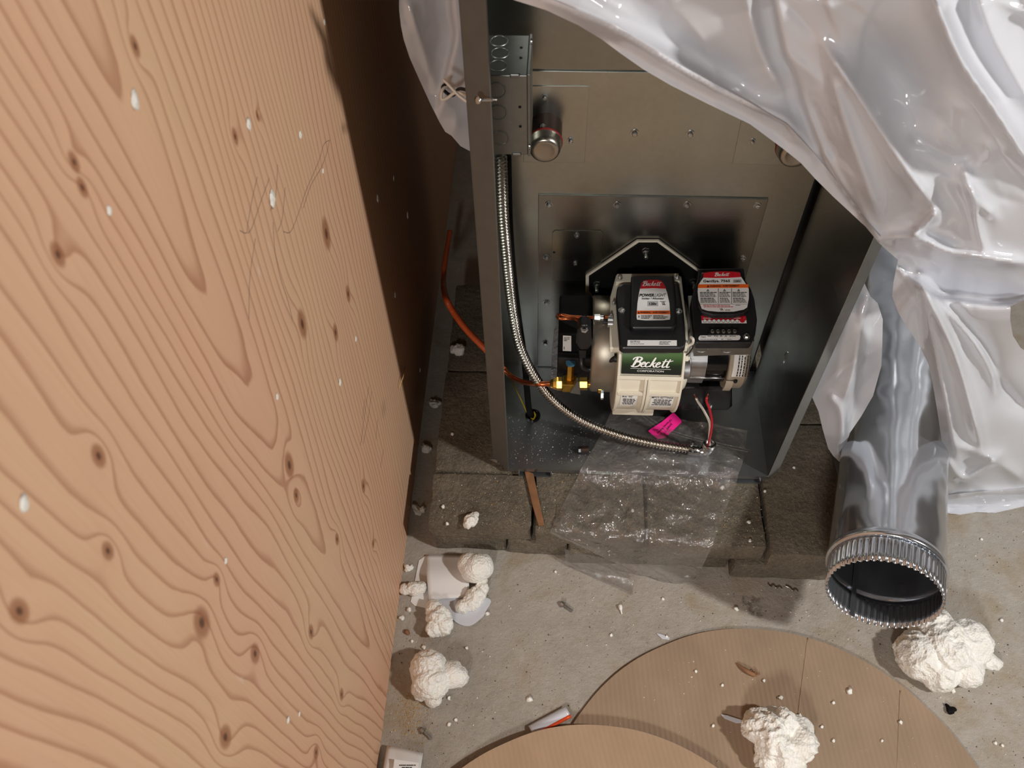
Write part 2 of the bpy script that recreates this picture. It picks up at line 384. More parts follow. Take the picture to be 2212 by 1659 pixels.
o = MB().box((-0.4, -5.2, 2.45), (3.2, 1.4, 2.5)).build('ceiling', M['ceiling']); tag(o, 'pale basement ceiling above the furnace', 'ceiling', kind='structure')
o = MB().box((3.2, -5.2, 0.0), (3.3, 1.4, 2.45)).build('wall_right', M['wall']); tag(o, 'dim wall on the far right of the room', 'wall', kind='structure')
wl = bpy.data.objects['wall_left']
def pencil(pts, w=.0006):
    pth = spline([onX(u, v, XP + .0002) for u, v in pts], 8); V = []
    for i, q in enumerate(pth):
        tg = (pth[min(i + 1, len(pth) - 1)] - pth[max(i - 1, 0)]).normalized(); nr = Vector((0, -tg.z, tg.y)) * w * .5; V += [q + nr, q - nr]
    mesh_obj('pencil_and_crack_mark', V, [(2 * i, 2 * i + 1, 2 * i + 3, 2 * i + 2) for i in range(len(pth) - 1)], M['pencil'], wl)
for pts in ([(712, 303), (700, 312), (688, 350), (662, 410), (645, 460), (628, 500), (612, 500)], [(712, 303), (706, 330), (694, 362), (672, 400), (655, 450)], [(556, 382), (545, 430), (536, 480), (533, 503), (518, 498)], [(582, 385), (562, 440), (545, 490), (536, 504)],
            [(600, 355), (596, 420), (584, 455)], [(590, 480), (594, 540), (606, 600), (622, 650), (632, 690)], [(552, 515), (540, 600), (538, 690)], [(616, 405), (610, 470), (600, 500)]): pencil(pts)
for pts in ([(797, 835), (790, 880), (779, 962)], [(803, 845), (796, 900), (785, 958)], [(788, 862), (783, 905)], [(816, 905), (812, 950)], [(829, 970), (822, 1010)]): pencil(pts, .0009)
for pts in ([(774, 1240), (800, 1290), (830, 1350), (850, 1398)],): pencil(pts, .0007)  # crack in the plywood, drawn with the pencil ribbon

# ------------------------------------------------------------------ concrete pavers under the furnace
def paver(x0, x1, y0, y1, z0, z1, label, seed, amp=0.0022):
    bm = bmesh.new(); bmesh.ops.create_cube(bm, size=1.0)
    bmesh.ops.bevel(bm, geom=bm.edges[:], offset=0.045, offset_type='OFFSET', segments=2, profile=0.6, affect='EDGES')
    bmesh.ops.subdivide_edges(bm, edges=[e for e in bm.edges if e.calc_length() > 0.3], cuts=9, use_grid_fill=True)
    sx, sy, sz = x1 - x0, y1 - y0, z1 - z0; cx, cy, cz = (x0 + x1) / 2, (y0 + y1) / 2, (z0 + z1) / 2
    vs_ = []
    for v in bm.verts:
        c = v.co; ax = [abs(c.x), abs(c.y), abs(c.z)]
        # keep bevel width constant in metres
        def fit(a, s): 
            e = 0.006
            return math.copysign(s / 2 - (0.5 - abs(a)) / 0.045 * e if abs(a) > 0.455 else abs(a) / 0.455 * (s / 2 - e), a)
        q = Vector((cx + fit(c.x, sx), cy + fit(c.y, sy), cz + fit(c.z, sz)))
        nv = mnoise.noise_vector(q * 26 + Vector((seed, 0, 0))) * amp + mnoise.noise_vector(q * 90) * amp * 0.45
        if c.z > 0.4: nv.z = min(nv.z, 0) * 0.6
        if c.z < -0.4: nv.z = max(nv.z, 0)
        vs_.append(q + nv)
    fs = [tuple(v.index for v in f.verts) for f in bm.faces]; bm.free()
    o = mesh_obj('concrete_paver', vs_, fs, M['paver'], smooth=True, auto=50)
    return tag(o, label, 'paver', 'concrete pavers under the furnace')
ZA, ZB_ = 0.057, 0.115
TOP = [(-.140, .046, -.107, -.002, 'short grey top paver with a foam crumb on it, front left corner'),
       (-.138, .046, .002, .230, 'top course paver in the shadowed gap, second from the front along the plywood'),
       (-.136, .046, .234, .46, 'top course paver deep in the dark gap, third from the front along the plywood'),
       (.052, .247, -.113, .11, 'front top paver under the wooden shim tip and bag edge'),
       (.253, .458, -.130, .10, 'front top paver lying beneath the clear bag'),
       (.464, .605, -.143, .128, 'front top paver in shade beside the pipe'),
       (.462, .605, .132, .37, 'top paver behind the shaded corner paver, right of the furnace'),
       (.052, .247, .114, .37, 'hidden top paver under the left half of the furnace'),
       (.253, .458, .104, .37, 'hidden top paver under the right half of the furnace')]
for i, (a, b, c, d, l) in enumerate(TOP): paver(a, b, c, d, ZA + .0006, ZB_, l, i * 3.1)
LOW = [(-.134, .0, -.103, .1, 'bottom course paver below the short front left paver'),
       (.003, .113, -.108, .1, 'narrow bottom course paver below the wooden shim'),
       (.116, .41, -.122, .1, 'long bottom course paver below the clear bag'),
       (.413, .602, -.139, .1, 'bottom course paver in the shade below the corner paver'),
       (-.134, .23, .103, .46, 'bottom course paver running back along the plywood gap'),
       (.234, .602, .103, .37, 'bottom course paver hidden under the furnace back')]
for i, (a, b, c, d, l) in enumerate(LOW): paver(a, b, c, d, 0.0, ZA, l, 40 + i * 2.3, 0.003)

# ------------------------------------------------------------------ furnace cabinet
fur = thing('furnace_cabinet', 'open grey steel furnace cabinet with a metal back panel', 'furnace', (W / 2, 0.3, ZB_))
PB = Plane((0, D, 0), (0, -1, 0))
def scr(u, v, plane, parent, r=0.0062, name='screw', slot=True, ang=0.6):
    c = plane.hit(u, v); n = plane.n
    mb = MB().lathe(c, n, [(0, r), (0.0012, r), (0.0013, r * .68)], 16, False, False)
    mb.lathe(c, n, [(0.0011, r * .70), (0.0046, r * .66), (0.0052, r * .5)], 6, False, True)
    o = mb.build(name, M['zinc'], parent)
    return o
# side panels, flanges
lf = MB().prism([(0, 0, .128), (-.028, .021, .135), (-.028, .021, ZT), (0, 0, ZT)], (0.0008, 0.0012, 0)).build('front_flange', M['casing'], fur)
MB().box((-.0008, .0005, .128), (.0005, .010, ZT)).build('flange_lip', M['galv_box'], fur)
lp = MB().box((-.025, .021, .128), (-.024, D + .012, ZT)).build('inner_side_panel', M['galv_in'], fur)
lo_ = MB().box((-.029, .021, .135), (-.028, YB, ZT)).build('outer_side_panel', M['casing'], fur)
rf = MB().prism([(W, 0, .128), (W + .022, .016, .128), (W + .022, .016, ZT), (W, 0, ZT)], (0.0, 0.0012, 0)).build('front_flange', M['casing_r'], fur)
rp = MB().box((W, 0.0, .128), (W + .001, D - .012, ZT)).build('inner_side_panel', M['galv_darkened'], fur)
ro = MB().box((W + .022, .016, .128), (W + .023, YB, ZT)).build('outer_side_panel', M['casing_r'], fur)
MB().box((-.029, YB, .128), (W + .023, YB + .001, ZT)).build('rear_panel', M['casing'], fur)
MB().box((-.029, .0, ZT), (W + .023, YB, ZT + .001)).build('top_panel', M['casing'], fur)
# knockout arc on the right panel
ko = onX(1697, 772, W)
a_ = [Vector((W - .0006, ko.y + .012 * math.cos(t_) - .006, ko.z + .018 * math.sin(t_))) for t_ in np.linspace(-1.2, 1.2, 14)]
MB().tube(a_, .0006, 6).build('scratch', M['zinc'], fur)
# back panels
zs = 0.812
MB().box((-.024, D, .12), (W - .008, D + .002, zs)).build('back_panel', M['galv_in'], fur, bevel=.0008)
MB().box((-.024, D + .0025, zs - .004), (W, D + .004, ZT)).build('upper_back_panel', M['galv_darkened'], fur)
MB().box((W - .006, D + .02, .12), (W + .001, D + .021, ZT)).build('corner_gap_shade', M['void'], fur)  # black strip put behind the open corner as painted shade
# burner mounting plate
PPL = PB.off(.0028)
q0 = PPL.hit(1163, 421); q1 = PPL.hit(1661, 428)
MB().box((q0.x, D - .0028, .14), (q1.x, D, q0.z)).build('burner_plate', M['galv_darkened'], fur, bevel=.0008)
for (u, v) in [(1186, 441), (1333, 442), (1484, 442), (1636, 444), (1181, 555), (1605, 558), (1180, 653), (1178, 740), (1600, 655)]: scr(u, v, PPL, fur)
# small inspection cover pressed into the plate
PP2 = PPL.off(.0012)
slab('inspection_cover', [(1193, 503), (1198, 498), (1297, 498), (1302, 503), (1298, 606), (1192, 606)], PP2, .0012, M['galv_darkened'], fur, bevel=.0006)
for (u, v) in [(1246, 508), (1243, 569)]: scr(u, v, PP2, fur, r=.0045)
MB().cyl(PP2.hit(1197, 545), PP2.hit(1197, 545) + Vector((0, -.0004, 0)), .0022, n=10).build('slot_hole', M['void'], fur)
# clean-out covers, screws on the back panel
PC = PB.off(.0012)
cl = slab('clean_out_cover', [(1140, 186), (1273, 186), (1263, 352), (1130, 350)], PC, .0012, M['galv_in'], fur, bevel=.0004)
cr_ = slab('clean_out_cover', [(1601, 262), (1736, 264), (1720, 358), (1582, 354)], PC, .0012, M['galv_in'], fur, bevel=.0004)
for (u, v) in [(1371, 287), (1491, 289)]: scr(u, v, PB, fur)
for (u, v, pp_) in [(1177, 209, cl), (1233, 303, cl), (1625, 305, cr_)]: scr(u, v, PC, pp_, r=.0048)
# clean-out ports: brown tube, gasket and steel cap
def port(u, v, lab):
    c = PC.hit(u, v); ax = Vector((0, -1, 0)); r = .0235
    tb = MB().lathe(c, ax, [(0, r), (.034, r)], 32, False, True).build('clean_out_port', M['rust'], fur, smooth=True, auto=40)
    MB().lathe(c + ax * .033, ax, [(0, r * 1.0), (.001, r * 1.07), (.004, r * 1.06), (.005, r)], 32, False, False).build('gasket', M['red_gasket'], tb, smooth=True)
    MB().lathe(c + ax * .036, ax, [(0, r * 1.02), (.002, r * 1.03), (.004, r * .99), (.012, r * .96), (.017, r * .88), (.0195, r * .74), (.0185, r * .55), (.018, r * .3), (.018, r * .02)], 40, False, True).build('steel_cap', M['cap'], tb, smooth=True)
    return tb
p_l = port(1179, 272, ''); p_r = port(1707, 282, '')
scr(1173, 273, Plane(onY(1173, 273, D - .030), (0, -.6, .8)), p_l, r=.004)
# floor pan, lip, feet
MB().box((-.024, .019, ZP - .0015), (W + .001, D, ZP)).box((-.001, 0, ZP - .0015), (W + .001, .019, ZP)).box((-.001, -.0015, ZP - .010), (W + .001, 0, ZP)).build('floor_pan', M['galv_pan'], fur)
for (a, b) in ((onY(1120, 1020, -.004).x, onY(1192, 1020, -.004).x), (onY(1550, 1035, -.004).x, onY(1645, 1035, -.004).x)):
    MB().box((a, -.005, ZB_), (b, .22, ZB_ + .002)).box((a, -.005, ZB_ + .002), (a + .002, .22, ZP - .010)).box((b - .002, -.005, ZB_ + .002), (b, .22, ZP - .010)).box((a, .0, ZP - .0105), (b, .22, ZP - .0095)).build('foot_rail', M['galv_pan'], fur)
# cable hole with black grommet in the pan
gc = onZ(1151, 898, ZP)
gr_ = MB().lathe(gc, (0, 0, 1), [(0, .0135), (.002, .0145), (.004, .0130), (.003, .0105), (.0, .0100)], 28, False, False).build('grommet', M['black_gloss'], fur, smooth=True)
MB().lathe(gc, (0, 0, 1), [(.0002, .0102), (.0004, .0102)], 24, False, True).build('cable_hole', M['void'], gr_)
# screws seen on the left flange foot
# ------------------------------------------------------------------ electrical junction box
yf = 0.095
b0 = onY(1056, 162, yf); b1 = onY(1139, 163, yf); b2 = onY(1140, 335, yf)
jb = thing('junction_box', 'galvanised electrical junction box with round knockouts inside cabinet top left', 'electrical box', (.02, .13, b2.z))
X0, X1, Z0, Z1, Y1_ = -.0235, b1.x, b2.z, b1.z, .175
MB().box((X0, yf, Z0), (X1, Y1_, Z1)).build('box_body', M['galv_box'], jb, bevel=.0012)
MB().box((X1, yf - .001, Z0 - .001), (X1 + .0035, Y1_, Z1 + .002)).build('cover_plate', M['galv_box'], jb, bevel=.0006)
PF = Plane((0, yf, 0), (0, -1, 0)); PT_ = Plane((0, 0, Z1), (0, 0, 1))
def ring(name, c, n, r, parent, w=.0011):
    n = Vector(n); MB().lathe(Vector(c), n, [(.0, r + w), (.0010, r + w * .5), (.0010, r - w * .5), (.0, r - w)], 32, False, False).build(name, M['galv_box'], parent, smooth=True)
    MB().lathe(Vector(c), n, [(.0, r - w), (.0003, r - w)], 32, False, True).build(name + '_disc', M['galv_box'], parent)
for (u, v) in [(1074, 195), (1076, 243), (1081, 298)]: ring('knockout', PF.hit(u, v), PF.n, .0105, jb)
for (u, v) in [(1078, 88), (1080, 114), (1076, 141)]: ring('knockout', PT_.hit(u, v), PT_.n, .0105, jb)
for (u, v) in [(1123, 231), (1124, 273)]: MB().lathe(PF.hit(u, v), PF.n, [(0.0001, .0019), (.0004, .0019)], 12, False, True).build('hole', M['void'], jb)
for (u, v) in [(1126, 103), (1125, 125)]: MB().lathe(PT_.hit(u, v), PT_.n, [(0.0001, .0019), (.0004, .0019)], 12, False, True).build('hole', M['void'], jb)
for (u, v) in [(1112, 163), (1116, 333)]:
    c = PF.hit(u, v); MB().box((c.x - .006, yf - .002, c.z - .003), (c.x + .006, yf + .003, c.z + .003)).build('tab', M['galv_box'], jb, bevel=.0015)
for (u, v) in [(1142, 316), (1146, 90)]:
    c = onX(u, v, X1 + .0035); MB().lathe(c, (1, 0, 0), [(0, .0035), (.002, .003), (.003, .0012)], 12, False, True).build('cover_screw', M['zinc'], jb, smooth=True)

# loose self-tapping screw stuck through the left flange
a = onY(1030, 216, -.012); b = onY(1072, 215, .004)
ls = thing('self_tapping_screw', 'silver self-tapping screw poking sideways through the left cabinet flange', 'screw', a)
dr = (b - a)
MB().lathe(a, dr, [(0, .002), (.0005, .0045), (.003, .0048), (.004, .0025)], 14, True, True).build('screw_head', M['zinc'], ls, smooth=True)
MB().tube([a + dr * (k / 60) for k in range(4, 61)], .0018, 8, rfun=lambda L, w: (.0021 if int(L / .0011) % 2 else .0013) * (1 if L < .02 else .75)).build('threaded_shank', M['zinc'], ls)

# ------------------------------------------------------------------ flexible metal conduit
cp = [onY(1082, 336, .118), onY(1084, 400, .116), onY(1087, 470, .114), onY(1093, 540, .112), onY(1100, 610, .108), onY(1109, 680, .100), onY(1124, 750, .088), onY(1153, 810, .076), onY(1195, 865, .068), onY(1255, 908, .060), onY(1330, 938, .052), onY(1405, 957, .046), onZ(1490, 971, .152)]
fc = thing('flexible_conduit', 'ribbed silver metal conduit curving from junction box to cabinet floor', 'conduit', cp[-1] - Vector((0, 0, .012)))
path = resample(spline(cp, 24), .0011)
PI2 = 2 * math.pi
MB().tube(path, .008, 14, rfun=lambda L, w: .0070 + .0017 * math.cos(PI2 * L / .0060 - w)).build('ribbed_hose', M['steel'], fc, smooth=True)
e0 = cp[-1]; dirc = (path[-1] - path[-12]).normalized()
MB().tube(spline([e0 - dirc * .004, e0 + dirc * .010, e0 + dirc * .02 + Vector((0, 0, .0)), e0 + dirc * .029 + Vector((0, 0, .004)), e0 + dirc * .032 + Vector((0, .0, .012)), e0 + dirc * .032 + Vector((0, 0, .02))], 6), .0098, 18, rfun=lambda L, w: .0100 + (.0006 if L < .016 else 0)).build('elbow_connector', M['chrome'], fc, smooth=True, auto=45)
top = e0 + dirc * .032 + Vector((0, 0, .019))
MB().lathe(top, (0, 0, 1), [(0, .0098), (.001, .0118), (.004, .0122), (.0045, .0105), (.006, .0105), (.0065, .0120), (.0095, .0118), (.0105, .0095), (.0095, .0070), (.004, .006)], 24, False, True, rmod=lambda h, r, t_: r * (1 + .04 * math.cos(8 * t_)) if h < .005 else r).build('lock_nut', M['chrome'], fc, smooth=True, auto=40)
for s_ in (-1, 1):
    c = e0 + dirc * .004 + Vector((0, -.007 * s_, .006)); MB().cyl(c, c + Vector((0, 0, .010)), .0022, n=10).build('clamp_screw', M['zinc'], fc)
tt = top + Vector((0, 0, .006))
w1 = [tt + Vector((.001, 0, 0)), onY(1532, 945, tt.y - .004), onY(1533, 915, tt.y - .004), onY(1522, 890, tt.y + .002), onY(1508, 868, tt.y + .004), onY(1500, 852, tt.y + .005)]
w2 = [tt + Vector((-.002, 0, 0)), onY(1533, 948, tt.y - .008), onY(1538, 915, tt.y - .008), onY(1533, 885, tt.y - .006), onY(1526, 865, tt.y - .004), onY(1530, 851, tt.y - .002)]
for (w_, mt, nm) in ((w1, 'wire_white', 'white_wire'), (w2, 'wire_red', 'red_wire')):
    pth = spline(w_, 10); k = len(pth) - 7
    wo = MB().tube(pth[:k + 1], .0021, 10).build(nm, M[mt], fc, smooth=True)
    MB().tube(pth[k:], .0010, 8).build('copper_end', M['copper'], wo, smooth=True)

# black cable dropping into the pan hole
bc = MB().tube(spline([onY(1096, 338, .15), onY(1098, 420, .15), onY(1101, 500, .148), onY(1108, 590, .145), onY(1120, 690, .138), onY(1133, 780, .126), onY(1139, 850, .112), onY(1143, 885, .110), Vector((gc.x - .001, gc.y, ZP - .004))], 12), .0058, 12).build('black_cable', M['black_matte'], None, smooth=True)
tag(bc, 'black rubber cable running behind the conduit into the floor hole', 'cable')
yw = MB().tube(spline([onY(1097, 808, .17), onY(1112, 835, .15), onY(1128, 868, .13), onY(1140, 893, .119), onZ(1151, 905, ZP + .004), onZ(1156, 897, ZP + .006), onZ(1153, 889, ZP + .008)], 10), .0015, 8).build('yellow_wire', M['wire_yellow'], None, smooth=True)
tag(yw, 'thin yellow wire going into the black floor grommet', 'wire')

# copper fuel line with orange sleeve
fl = thing('fuel_line', 'copper fuel tube in an orange sleeve entering through left cabinet side', 'pipe', (-.1, .3, ZB_))
sl = [Vector((-.125, .62, .125)), onY(958, 560, .36), onY(960, 625, .27), onY(975, 668, .225), onY(1010, 715, .185), onY(1048, 754, .158), onY(1075, 785, .142), onY(1092, 803, .134)]
sl = [onZ(972, 500, ZB_ + .008), onZ(962, 560, ZB_ + .010), onZ(958, 605, ZB_ + .016)] + [onY(962, 640, .245), onY(980, 675, .215)] + sl[4:]
MB().tube(spline(sl, 12), .0058, 14).build('orange_sleeve', M['orange'], fl, smooth=True)
YV = 0.070
cpth = [sl[-1] - (sl[-1] - sl[-2]) * .3, onY(1108, 815, .118), onY(1130, 825, .095), onY(1160, 829, YV), onY(1192, 829, YV)]
MB().tube(spline(cpth, 10), .0048, 14).build('copper_tube', M['copper'], fl, smooth=True)

# ------------------------------------------------------------------ brass fuel valve
v0 = onY(1188, 829, YV); dv = (onY(1290, 829, YV) - v0); UX = dv.normalized(); LV = dv.length
va = thing('fuel_valve', 'brass shut-off valve with small round handwheel on the fuel line', 'valve', v0)
P_ = lambda t_: v0 + dv * t_
MB().lathe(P_(0), UX, [(0, .0062), (.006, .0095), (.012, .0108)], 6, True, True).lathe(P_(.10), UX, [(.004, .0118), (.0125, .0118)], 6, True, True).build('flare_nut', M['brass'], va)
bx_ = MB(); h = .0105
c0, c1 = P_(.26), P_(.58)
bx_.box((c0.x, c0.y - h, c0.z - h), (c1.x, c1.y + h, c1.z + h)).build('valve_body', M['brass'], va, bevel=.002)
MB().lathe(P_(.2), UX, [(0, .0070), (.010, .0070)], 16).build('threaded_neck', M['brass'], va)
MB().lathe(P_(.62), UX, [(0, .0115), (.014, .0115)], 6).build('bonnet_nut', M['brass'], va, bevel=.0006)
MB().lathe(P_(.80), UX, [(0, .0075), (.008, .0070), (.009, .0045), (.024, .0045)], 16).build('stem', M['brass'], va, smooth=True, auto=35)
MB().lathe(P_(1.0), UX, [(-.001, .004), (0, .013), (.002, .0155), (.007, .0155), (.009, .013), (.009, .005)], 36, True, True, rmod=lambda hh, r, t_: r * (1 + (.05 * math.cos(12 * t_) if r > .015 else 0))).build('handwheel', M['brass'], va, smooth=True, auto=40)
st = onY(1224, 796, YV)
MB().lathe(P_(.42) + Vector((0, .002, .004)), Vector((0, .25, 1)), [(0, .0068), (.040, .0068)], 6).build('inlet_stem', M['brass'], va)
MB().lathe(P_(.42) + Vector((0, .0115, .042)), Vector((0, .25, 1)), [(0, .0085), (.003, .0085)], 24).build('blue_washer', M['blue'], va)
cc = P_(.58) + Vector((0, -.004, -.004))
MB().prism([onY(1246, 826, YV - .014), onY(1251, 826, YV - .014), onY(1254, 853, YV - .014), onY(1231, 849, YV - .014)], (0, .010, 0)).build('grey_tag', M['galv_box'], va, bevel=.0006)

# ------------------------------------------------------------------ wooden shim, plug, wires by the left flange
s0 = onZ(1133, 1021, ZB_ + .002); 
sp = [(1133, 1016), (1152, 1022), (1176, 1133), (1163, 1134), (1150, 1090)]
o = MB().prism([onZ(u, v, ZB_ + .006) for u, v in sp], (0, 0, -.0055)).build('wooden_shim', M['shim'], bevel=.0006); tag(o, 'thin brown wooden shim jutting out from under the cabinet front', 'shim')
pg = onZ(1258, 972, ZP + .007)
pl = thing('threaded_plug', 'dark threaded pipe plug lying on the cabinet floor', 'plug', (pg.x, pg.y, ZP))
MB().lathe(pg + Vector((-.008, 0, 0)), (1, .1, 0), [(0, .0068), (.005, .0074), (.0055, .0058)], 6, True, True).build('hex_head', M['black_gloss'], pl, bevel=.0005)
MB().lathe(pg + Vector((-.003, 0.0005, 0)), (1, .1, 0), [(.0, .0055), (.0145, .0062)], 16, True, True, rmod=lambda h_, r, t_: r).build('thread', M['rust'], pl)
wA = MB().tube(spline([onY(958, 172, .06), onY(972, 186, .055), onY(990, 205, .05), onY(1012, 222, .045)], 8), .0018, 8).build('white_wire', M['wire_white'], None, smooth=True); tag(wA, 'straight white wire end sticking out left of cabinet flange', 'wire')
wB = MB().tube(spline([onY(1012, 206, .065), onY(985, 200, .07), onY(966, 212, .07), onY(954, 214, .07), onY(955, 196, .075), onY(962, 188, .08)], 8), .0019, 8).build('white_wire', M['wire_white'], None, smooth=True); tag(wB, 'curled white wire loop beside the left cabinet flange', 'wire')
wC = MB().tube(spline([onY(1012, 196, .075), onY(992, 192, .08), onY(978, 206, .08), onY(964, 200, .08), onY(956, 188, .08), onY(966, 180, .085)], 8), .0021, 8).build('black_wire', M['black'], None, smooth=True); tag(wC, 'curled black wire loop beside the left cabinet flange', 'wire')

# ------------------------------------------------------------------ galvanised stove pipe
PC0 = Vector((.590, -.265, .250)); PC1 = Vector((.855, .586, .092)); PA = (PC0 - PC1).normalized(); PL = (PC1 - PC0).length; PR = .086
pipe = thing('stove_pipe', 'shiny galvanised stove pipe with crimped open end leaning beside furnace', 'pipe', (PC1.x, PC1.y, 0.002))
def crimp(h, r, t_):
    return r
prof = [(-PL, PR), (-.62, PR), (-.36, PR), (-.10, PR), (-.058, PR), (-.055, PR + .0028), (-.051, PR + .0034), (-.047, PR + .0024), (-.045, PR - .0012)]
def wavy(h, r, t_): return r + (.00045 * math.sin(7 * t_ + 1.3 * math.sin(h * 9)) + .00030 * math.sin(15 * t_ + 2 + h * 5) + .0004 * mnoise.noise(Vector((h * 14, math.cos(t_) * 2, math.sin(t_) * 2)))) * min(1, max(0, (-h - .06) / .05))
prof = [(-PL + k * (PL - .062) / 60, PR) for k in range(61)] + prof[4:]
MB().lathe(PC0, PA, prof, 128, False, False, rmod=wavy).build('pipe_wall', M['pipe'], pipe, smooth=True, solid=.0012)
NF = 54; nn_ = NF * 6
def fl_(h, r, t_):
    k = min(1, max(0, (h + .045) / .010)); return r + k * .0019 * math.copysign(abs(math.sin(NF * t_)) ** .6, math.sin(NF * t_))
MB().lathe(PC0, PA, [(-.045, PR - .0012), (-.040, PR - .0018), (-.033, PR - .0022), (-.015, PR - .0026), (0, PR - .003)], nn_, False, False, rmod=fl_).build('crimped_end', M['pipe'], pipe, smooth=True, solid=.0010)
e1 = Vector((1, 0, 0)); e1 = (e1 - PA * e1.dot(PA)).normalized(); e2 = PA.cross(e1)
sa = PC0 + (e1 * math.cos(-2.0) + e2 * math.sin(-2.0)) * (PR - .0035); 
for ang in (4.35,):
    q = (e1 * math.cos(ang) + e2 * math.sin(ang)); tq = PA.cross(q)
    a = PC0 + q * (PR - .0048)
    if True: MB().prism([a - tq * .004, a + tq * .004, a + tq * .004 - PA * .6, a - tq * .004 - PA * .6], q * -.0012).build('lock_seam', M['pipe'], pipe)
MB().lathe(PC1 + PA * .002, PA, [(0, PR - .002), (.001, PR - .002)], 48, True, True).build('rear_light_stop', M['pipe'], pipe)  # unseen disc added at the far end to keep the bore dark
# ------------------------------------------------------------------ lettering helpers
def text_mesh(body, bold=0.0, shear=0.0):
    cu = bpy.data.curves.new('lettering', 'FONT'); cu.body = body; cu.size = 1.0; cu.offset = bold; cu.shear = shear; cu.resolution_u = 3
    ob = bpy.data.objects.new('lettering_source', cu); C.objects.link(ob)
    dg = bpy.context.evaluated_depsgraph_get(); me = bpy.data.meshes.new_from_object(ob.evaluated_get(dg))
    vs_ = [v.co.copy() for v in me.vertices]; fs = [tuple(p_.vertices) for p_ in me.polygons]
    bpy.data.objects.remove(ob); bpy.data.curves.remove(cu); bpy.data.meshes.remove(me)
    return vs_, fs
def put2d(vs_, fs, plane, a, b, hpx, mat_, parent, name='lettering', lift=.0003):
    """map 2-D outlines onto the plane: baseline from pixel a to pixel b, cap height hpx pixels"""
    x0 = min(v.x for v in vs_); x1 = max(v.x for v in vs_); y1 = max(v.y for v in vs_); y0 = min(0, min(v.y for v in vs_))
    A, B = plane.hit(*a), plane.hit(*b); ux = (B - A); L = ux.length; ux.normalize(); uy = plane.n.cross(ux)
    dx, dy = b[0] - a[0], b[1] - a[1]; l_ = math.hypot(dx, dy)
    top = plane.hit(a[0] + dy / l_ * hpx, a[1] - dx / l_ * hpx); H = abs((top - A).dot(uy))
    sk = (top - A).dot(ux) / max(H, 1e-9)
    out = [A + ux * ((v.x - x0) / (x1 - x0) * L + sk * v.y / y1 * H) + uy * (v.y / y1 * H) + plane.n * lift for v in vs_]
    return mesh_obj(name, out, fs, mat_, parent)
def text(body, plane, a, b, hpx, mat_, parent, bold=0.0, shear=0.0, lift=.0003):
    vs_, fs = text_mesh(body, bold, shear); return put2d(vs_, fs, plane, a, b, hpx, M[mat_], parent, 'lettering', lift)
_SC = {}
def script_word():
    e = [(.72, .24), (.86, .30), (.95, .42), (.90, .52), (.80, .48), (.71, .30), (.71, .12), (.81, .02), (.96, .08), (1.04, .18)]
    c_ = [(1.27, .42), (1.22, .51), (1.12, .46), (1.04, .30), (1.03, .12), (1.13, .02), (1.28, .08), (1.38, .18)]
    tt_ = [(2.44, .86), (2.36, .55), (2.30, .22), (2.31, .06), (2.39, .02), (2.52, .12)]
    S = [([(.30, .96), (.22, .55), (.08, .02)], .075), ([(-.02, .72), (.06, .90), (.28, 1.0), (.52, .98), (.62, .84), (.52, .64), (.30, .54), (.52, .52), (.61, .34), (.52, .12), (.28, .0), (.06, .02), (-.04, .12)], .062),
         (e, .05), (c_, .05), ([(1.64, 1.0), (1.54, .62), (1.38, .02)], .06), ([(1.76, .50), (1.62, .40), (1.47, .27), (1.58, .24), (1.66, .05), (1.74, .02), (1.84, .14)], .05),
         ([(x + 1.12, y) for x, y in e], .05), (tt_, .055), ([(2.20, .60), (2.40, .62), (2.62, .68)], .036), ([(x + .32, y) for x, y in tt_], .055), ([(2.56, .62), (2.75, .64), (3.0, .72)], .036)]
    V, F = [], []
    for pts, w in S:
        pth = spline([Vector((x + y * .16, y, 0)) for x, y in pts], 7); k = len(V)
        for i, q in enumerate(pth):
            tg = (pth[min(i + 1, len(pth) - 1)] - pth[max(i - 1, 0)]).normalized(); nr = Vector((-tg.y, tg.x, 0))
            ww = w * (.55 + .45 * math.sin(math.pi * min(1, max(0, i / (len(pth) - 1))))) * (1.0 + .35 * abs(tg.y))
            z = len(F) * 1e-7
            V += [q + nr * ww, q - nr * ww]
        for i in range(len(pth) - 1): F.append((k + 2 * i, k + 2 * i + 1, k + 2 * i + 3, k + 2 * i + 2))
    return V, F
def beckett(plane, a, b, hpx, mat_, parent, lift=.0004):
    V, F = script_word(); F = [f if True else f for f in F]
    return put2d(V, F, plane, a, b, hpx, M[mat_], parent, 'lettering', lift)
def bars(plane, rows, mat_, parent, name='fine_print', lift=.0003):
    """illegible rows of print: (u0, u1, v, height px, number of words)"""
    mb = MB(); rnd = random.Random(len(rows) * 7 + int(rows[0][0])); pl = plane.off(lift)
    for (u0, u1, v, h_, nw) in rows:
        u = u0
        while u < u1 - .4:
            wl = rnd.uniform(.6, 1.5) * (u1 - u0) / nw; e = min(u + wl, u1)
            q = [pl.hit(u, v - h_ / 2), pl.hit(e, v - h_ / 2), pl.hit(e, v + h_ / 2), pl.hit(u, v + h_ / 2)]
            mb.add(q, [(3, 2, 1, 0)]); u = e + .9
    return mb.build(name, M[mat_], parent)

# ------------------------------------------------------------------ oil burner
ob = thing('oil_burner', 'cream and black oil burner mounted on the furnace back plate', 'burner', (.24, .13, .235))
CYB, CZB = .134, .342
